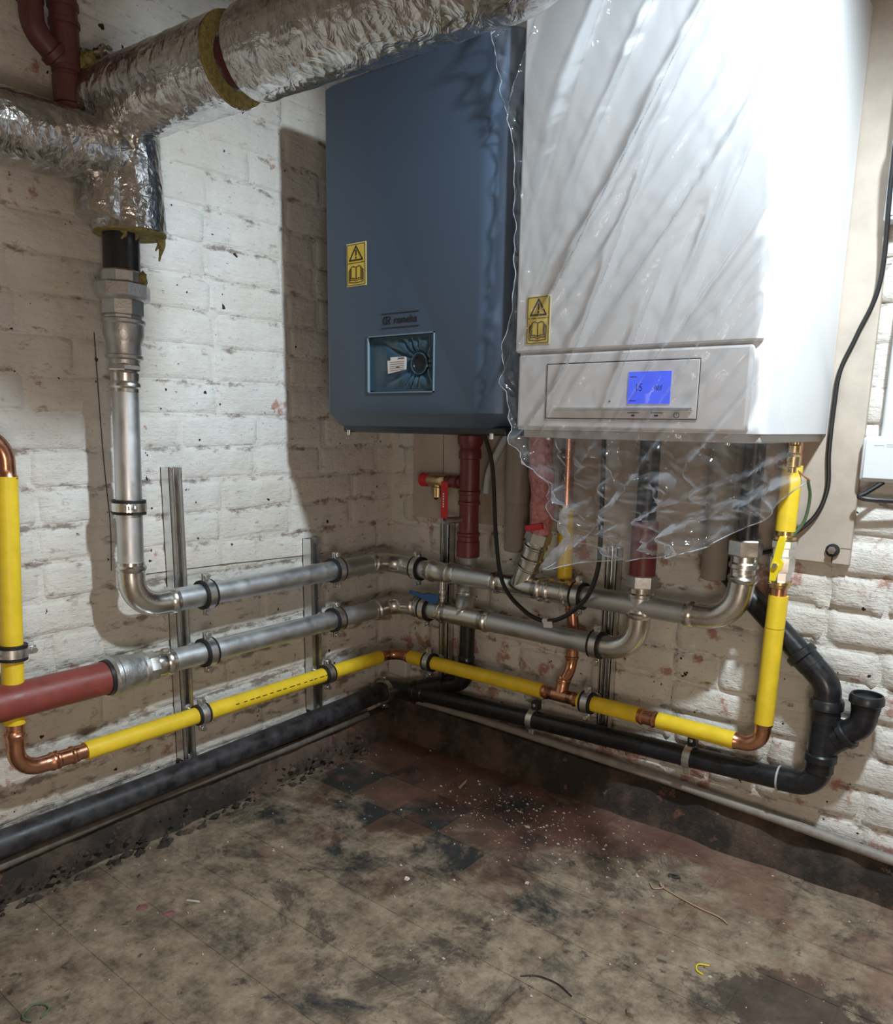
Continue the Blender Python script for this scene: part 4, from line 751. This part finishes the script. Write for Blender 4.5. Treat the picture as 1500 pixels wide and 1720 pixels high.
# ------------------------------------------------------------------ cables, junction boxes
cb = thing('looped_cable', (0.61, -0.15, 0.52), 'black cable hanging from the dark boiler in a loop with a white tag', 'cable')
MB().sweep(smooth_path([(0.500, -0.20, 0.995), (0.508, -0.165, 0.90), (0.515, -0.150, 0.719), (0.542, -0.150, 0.594), (0.611, -0.150, 0.531), (0.676, -0.150, 0.514), (0.736, -0.150, 0.537), (0.792, -0.150, 0.592), (0.818, -0.150, 0.662), (0.822, -0.150, 0.75), (0.822, -0.16, 0.99)], 10), 0.0058, 10).build('cord', 'cable', cb)
MB().lathe((0.500, -0.20, 0.985), (0, 0, 1), [(0, 0.007), (0.012, 0.008)], 10).build('gland', 'zinc', cb)
MB().obox((0.690, -0.157, 0.508), V((1, 0, 0.15)).normalized(), YA, V((-0.15, 0, 1)).normalized(), 0.013, 0.0012, 0.008).build('tag', 'white_plastic', cb, smooth=False); MB().lathe((0.672, -0.150, 0.514), (1, 0, 0.15), [(0, 0.0068), (0.014, 0.0068)], 10).build('tag_sleeve', 'white_plastic', cb)
tag(MB().sweep(smooth_path([(1.40, -0.045, 1.66), (1.352, -0.075, 1.56), (1.345, -0.072, 1.48), (1.341, -0.040, 1.299), (1.310, -0.035, 1.200), (1.285, -0.032, 1.13), (1.280, -0.030, 1.06), (1.280, -0.030, 0.962), (1.285, -0.030, 0.888), (1.268, -0.032, 0.828), (1.228, -0.040, 0.783), (1.188, -0.045, 0.743), (1.108, -0.045, 0.727)], 10), 0.0046, 10).build('power_cable', 'cable'), 'black cable running down the board right of the white boiler', 'cable')
tag(MB().sweep(smooth_path([(1.262, -0.10, 0.905), (1.263, -0.075, 0.87), (1.254, -0.06, 0.82), (1.235, -0.06, 0.785)], 8), 0.0035, 8).build('earth_wire', 'green_wire'), 'thin green wire beside the yellow sleeve under the white boiler', 'wire')
tag(MB().sweep(smooth_path([(1.20, -0.13, 0.955), (1.235, -0.11, 0.93), (1.266, -0.10, 0.905)], 6), 0.0022, 8).build('copper_wire', 'copper'), 'bare copper wire poking out under the plastic sheet', 'wire')
jb = thing('junction_box', (1.405, -0.02, 0.90), 'grey white junction box at the right edge beside the board', 'box')
MB().box((1.345, -0.050, 0.906), (1.475, -0.010, 0.998)).build('body', 'white_plastic', jb, bevel=0.008); MB().box((1.351, -0.0525, 0.912), (1.469, -0.046, 0.992)).build('lid', 'white_plastic', jb, bevel=0.007)
m = MB(); line(m, [(1.368, 0.980), (1.385, 0.980)], 0.0012, -0.0528, 0.0002); line(m, [(1.390, 0.982), (1.43, 0.982)], 0.0009, -0.0528, 0.0002); line(m, [(1.390, 0.978), (1.44, 0.978)], 0.0009, -0.0528, 0.0002); m.build('lid_print', 'grey_hose', jb, smooth=False)
MB().cyl((1.383, -0.025, 0.99), (1.383, -0.025, 1.40), 0.0105, 14).build('conduit', 'white_plastic', jb)
tag(MB().sweep(smooth_path([(1.390, -0.040, 0.907), (1.365, -0.05, 0.886), (1.352, -0.055, 0.876), (1.372, -0.05, 0.871), (1.42, -0.045, 0.871), (1.52, -0.04, 0.874)], 8), 0.0052, 8).build('box_cable', 'cable'), 'black cable looping out under the junction box', 'cable')
ub = thing('switch_box', (1.41, -0.03, 1.39), 'white enclosure at the upper right edge beside the board', 'box')
MB().box((1.336, -0.058, 1.404), (1.50, -0.018, 1.70)).build('body', 'white_plastic', ub, bevel=0.004); MB().box((1.342, -0.061, 1.412), (1.494, -0.056, 1.692)).build('lid', 'white_plastic', ub, bevel=0.003)

# ------------------------------------------------------------------ litter on the floor
def flake(name, c, pts, mat, label, cat, h=0.006, seed=0.0, group=None):
    m = MB(); n = len(pts); c = V(c); lo2 = [c+V((x, y, 0.0008)) for x, y in pts]; hi2 = [c+V((x*0.8, y*0.8, h*(0.7+0.6*abs(noise.noise(V((x*200, y*200, seed))))))) for x, y in pts]
    m.ring_loft([lo2, hi2]); return tag(m.build(name, mat, smooth=False), label, cat, group)
flake('foil_scrap', (1.102, -0.242, 0), [(-0.018, 0.004), (-0.008, -0.012), (0.008, -0.015), (0.020, -0.004), (0.012, 0.010), (-0.006, 0.012)], 'foil', 'crumpled silver foil scrap on the floor below the waste pipe', 'scrap')
tag(MB().sweep([(0.461, -0.215, 0.005), (0.452, -0.178, 0.005), (0.449, -0.168, 0.006)], [0.004, 0.0035, 0.0015], 8).build('wood_stick', 'wood'), 'short wooden stick on the dark tiles near the corner', 'stick')
tag(MB().sweep(smooth_path([(1.068, -0.298, 0.003), (1.085, -0.315, 0.003), (1.10, -0.297, 0.003), (1.088, -0.288, 0.004), (1.105, -0.300, 0.003), (1.183, -0.318, 0.003), (1.232, -0.322, 0.003), (1.256, -0.334, 0.003)], 8), 0.0017, 6).build('loose_wire', 'wood'), 'thin brown wire with a looped end on the floor', 'wire')
tag(MB().sweep(smooth_path([(0.418+0.02*math.cos(a), -1.352+0.02*math.sin(a), 0.004+0.002*math.sin(3*a)) for a in [k*0.7 for k in range(9)]], 6), 0.0014, 6).build('wire_loop', 'green_wire'), 'green wire loop on the floor at the bottom left', 'wire')
tag(MB().sweep(smooth_path([(1.272, -0.482, 0.002), (1.255, -0.493, 0.003), (1.258, -0.510, 0.003), (1.272, -0.514, 0.002)], 6), 0.0014, 6).build('wire_snippet', 'lever_yellow'), 'tiny yellow green wire snippet on the floor at the right', 'wire')
tag(MB().sweep(smooth_path([(1.01, -0.738, 0.002), (1.035, -0.718, 0.003), (1.075, -0.712, 0.003), (1.11, -0.722, 0.002)], 6), 0.0012, 6).build('twig', 'dark_pipe'), 'thin dark twig on the bare floor near the bottom edge', 'twig')
flake('stone_chip', (1.209, -0.693, 0), [(-0.010, 0.003), (-0.003, -0.007), (0.009, -0.005), (0.010, 0.004), (0.0, 0.008)], 'grout', 'dark grey stone chip at the bottom edge of the floor', 'chip', 0.008)
flake('paint_flake', (0.720, -0.268, 0), [(-0.010, 0.0), (0.0, -0.005), (0.010, -0.003), (0.006, 0.005)], 'chip', 'pale paint flake on the black tile right of centre', 'flake', 0.003)
flake('paint_flake', (0.856, -0.478, 0), [(-0.005, 0.004), (-0.003, -0.005), (0.006, -0.003), (0.003, 0.005)], 'chip', 'small white paint flake in the middle of the floor', 'flake', 0.004)
flake('wood_chip', (0.345, -0.995, 0), [(-0.016, -0.006), (-0.012, -0.010), (0.016, 0.006), (0.012, 0.009)], 'chip', 'pale wood chip on the floor below the black base pipe', 'chip', 0.003)
flake('plaster_lump', (0.640, -0.640, 0), [(-0.006, 0.003), (-0.003, -0.006), (0.006, -0.004), (0.005, 0.005)], 'white_print', 'white plaster lump on the floor left of centre', 'lump', 0.007)
m = MB(); rg = random.Random(31)
for k in range(260):                        # crumbled mortar along the left footing
    y = rg.uniform(-1.75, -0.15); h = rg.random(); x = 0.052+0.030*(1-h)+0.02*rg.random()*(1-h); z = 0.004+0.055*h*h; s_ = rg.choice((0.004, 0.006, 0.009, 0.014))*(1-0.5*h)
    vv = []
    for i in range(6):
        a_ = i*math.pi/3+rg.random()*0.6; vv.append((x+s_*math.cos(a_)*rg.uniform(0.6, 1.1), y+s_*math.sin(a_)*rg.uniform(0.7, 1.6), z-0.004))
    vv.append((x+s_*0.2, y, z+s_*rg.uniform(0.3, 0.7))); m.add(vv, [(i, (i+1) % 6, 6) for i in range(6)])
tag(m.build('mortar_rubble', 'plinth', smooth=False), 'crumbled mortar and dirt along the foot of the left wall', 'rubble', kind='stuff')
for (x, y, r_) in ((0.282, -1.075, 0.012), (0.345, -1.050, 0.011)): tag(MB().lathe((x, y, 0.0004), (0, 0, 1), [(0, r_), (0.0006, r_*0.9)], 14).build('paint_spot', 'pink_spot'), 'faint pink paint spot on the floor, %s of the pair' % ('left' if x < 0.3 else 'right'), 'paint spot', 'pink paint spots')
m = MB(); rg = random.Random(11)
for k in range(900):
    if k < 420: x, y = rg.gauss(0.72, 0.16), rg.gauss(-0.24, 0.08)
    else: x, y = rg.uniform(0.08, 1.7), rg.uniform(-1.7, -0.07)
    if x < 0.07 or y > -0.07: continue
    s = rg.choice((0.0009, 0.0012, 0.0016, 0.0022, 0.0034)); a = rg.random()*6.3; dx, dy = s*math.cos(a), s*math.sin(a)*0.8
    m.add([(x-dx*1.5, y-dy, 0.0006), (x+dy, y-dx, 0.0006), (x+dx*1.6, y+dy, 0.0006), (x, y, 0.0008+s)], [(0, 1, 2), (0, 3, 1), (1, 3, 2), (2, 3, 0)])
tag(m.build('floor_grit', 'chip', smooth=False), 'pale grit and paint crumbs scattered over the floor', 'grit', kind='stuff')
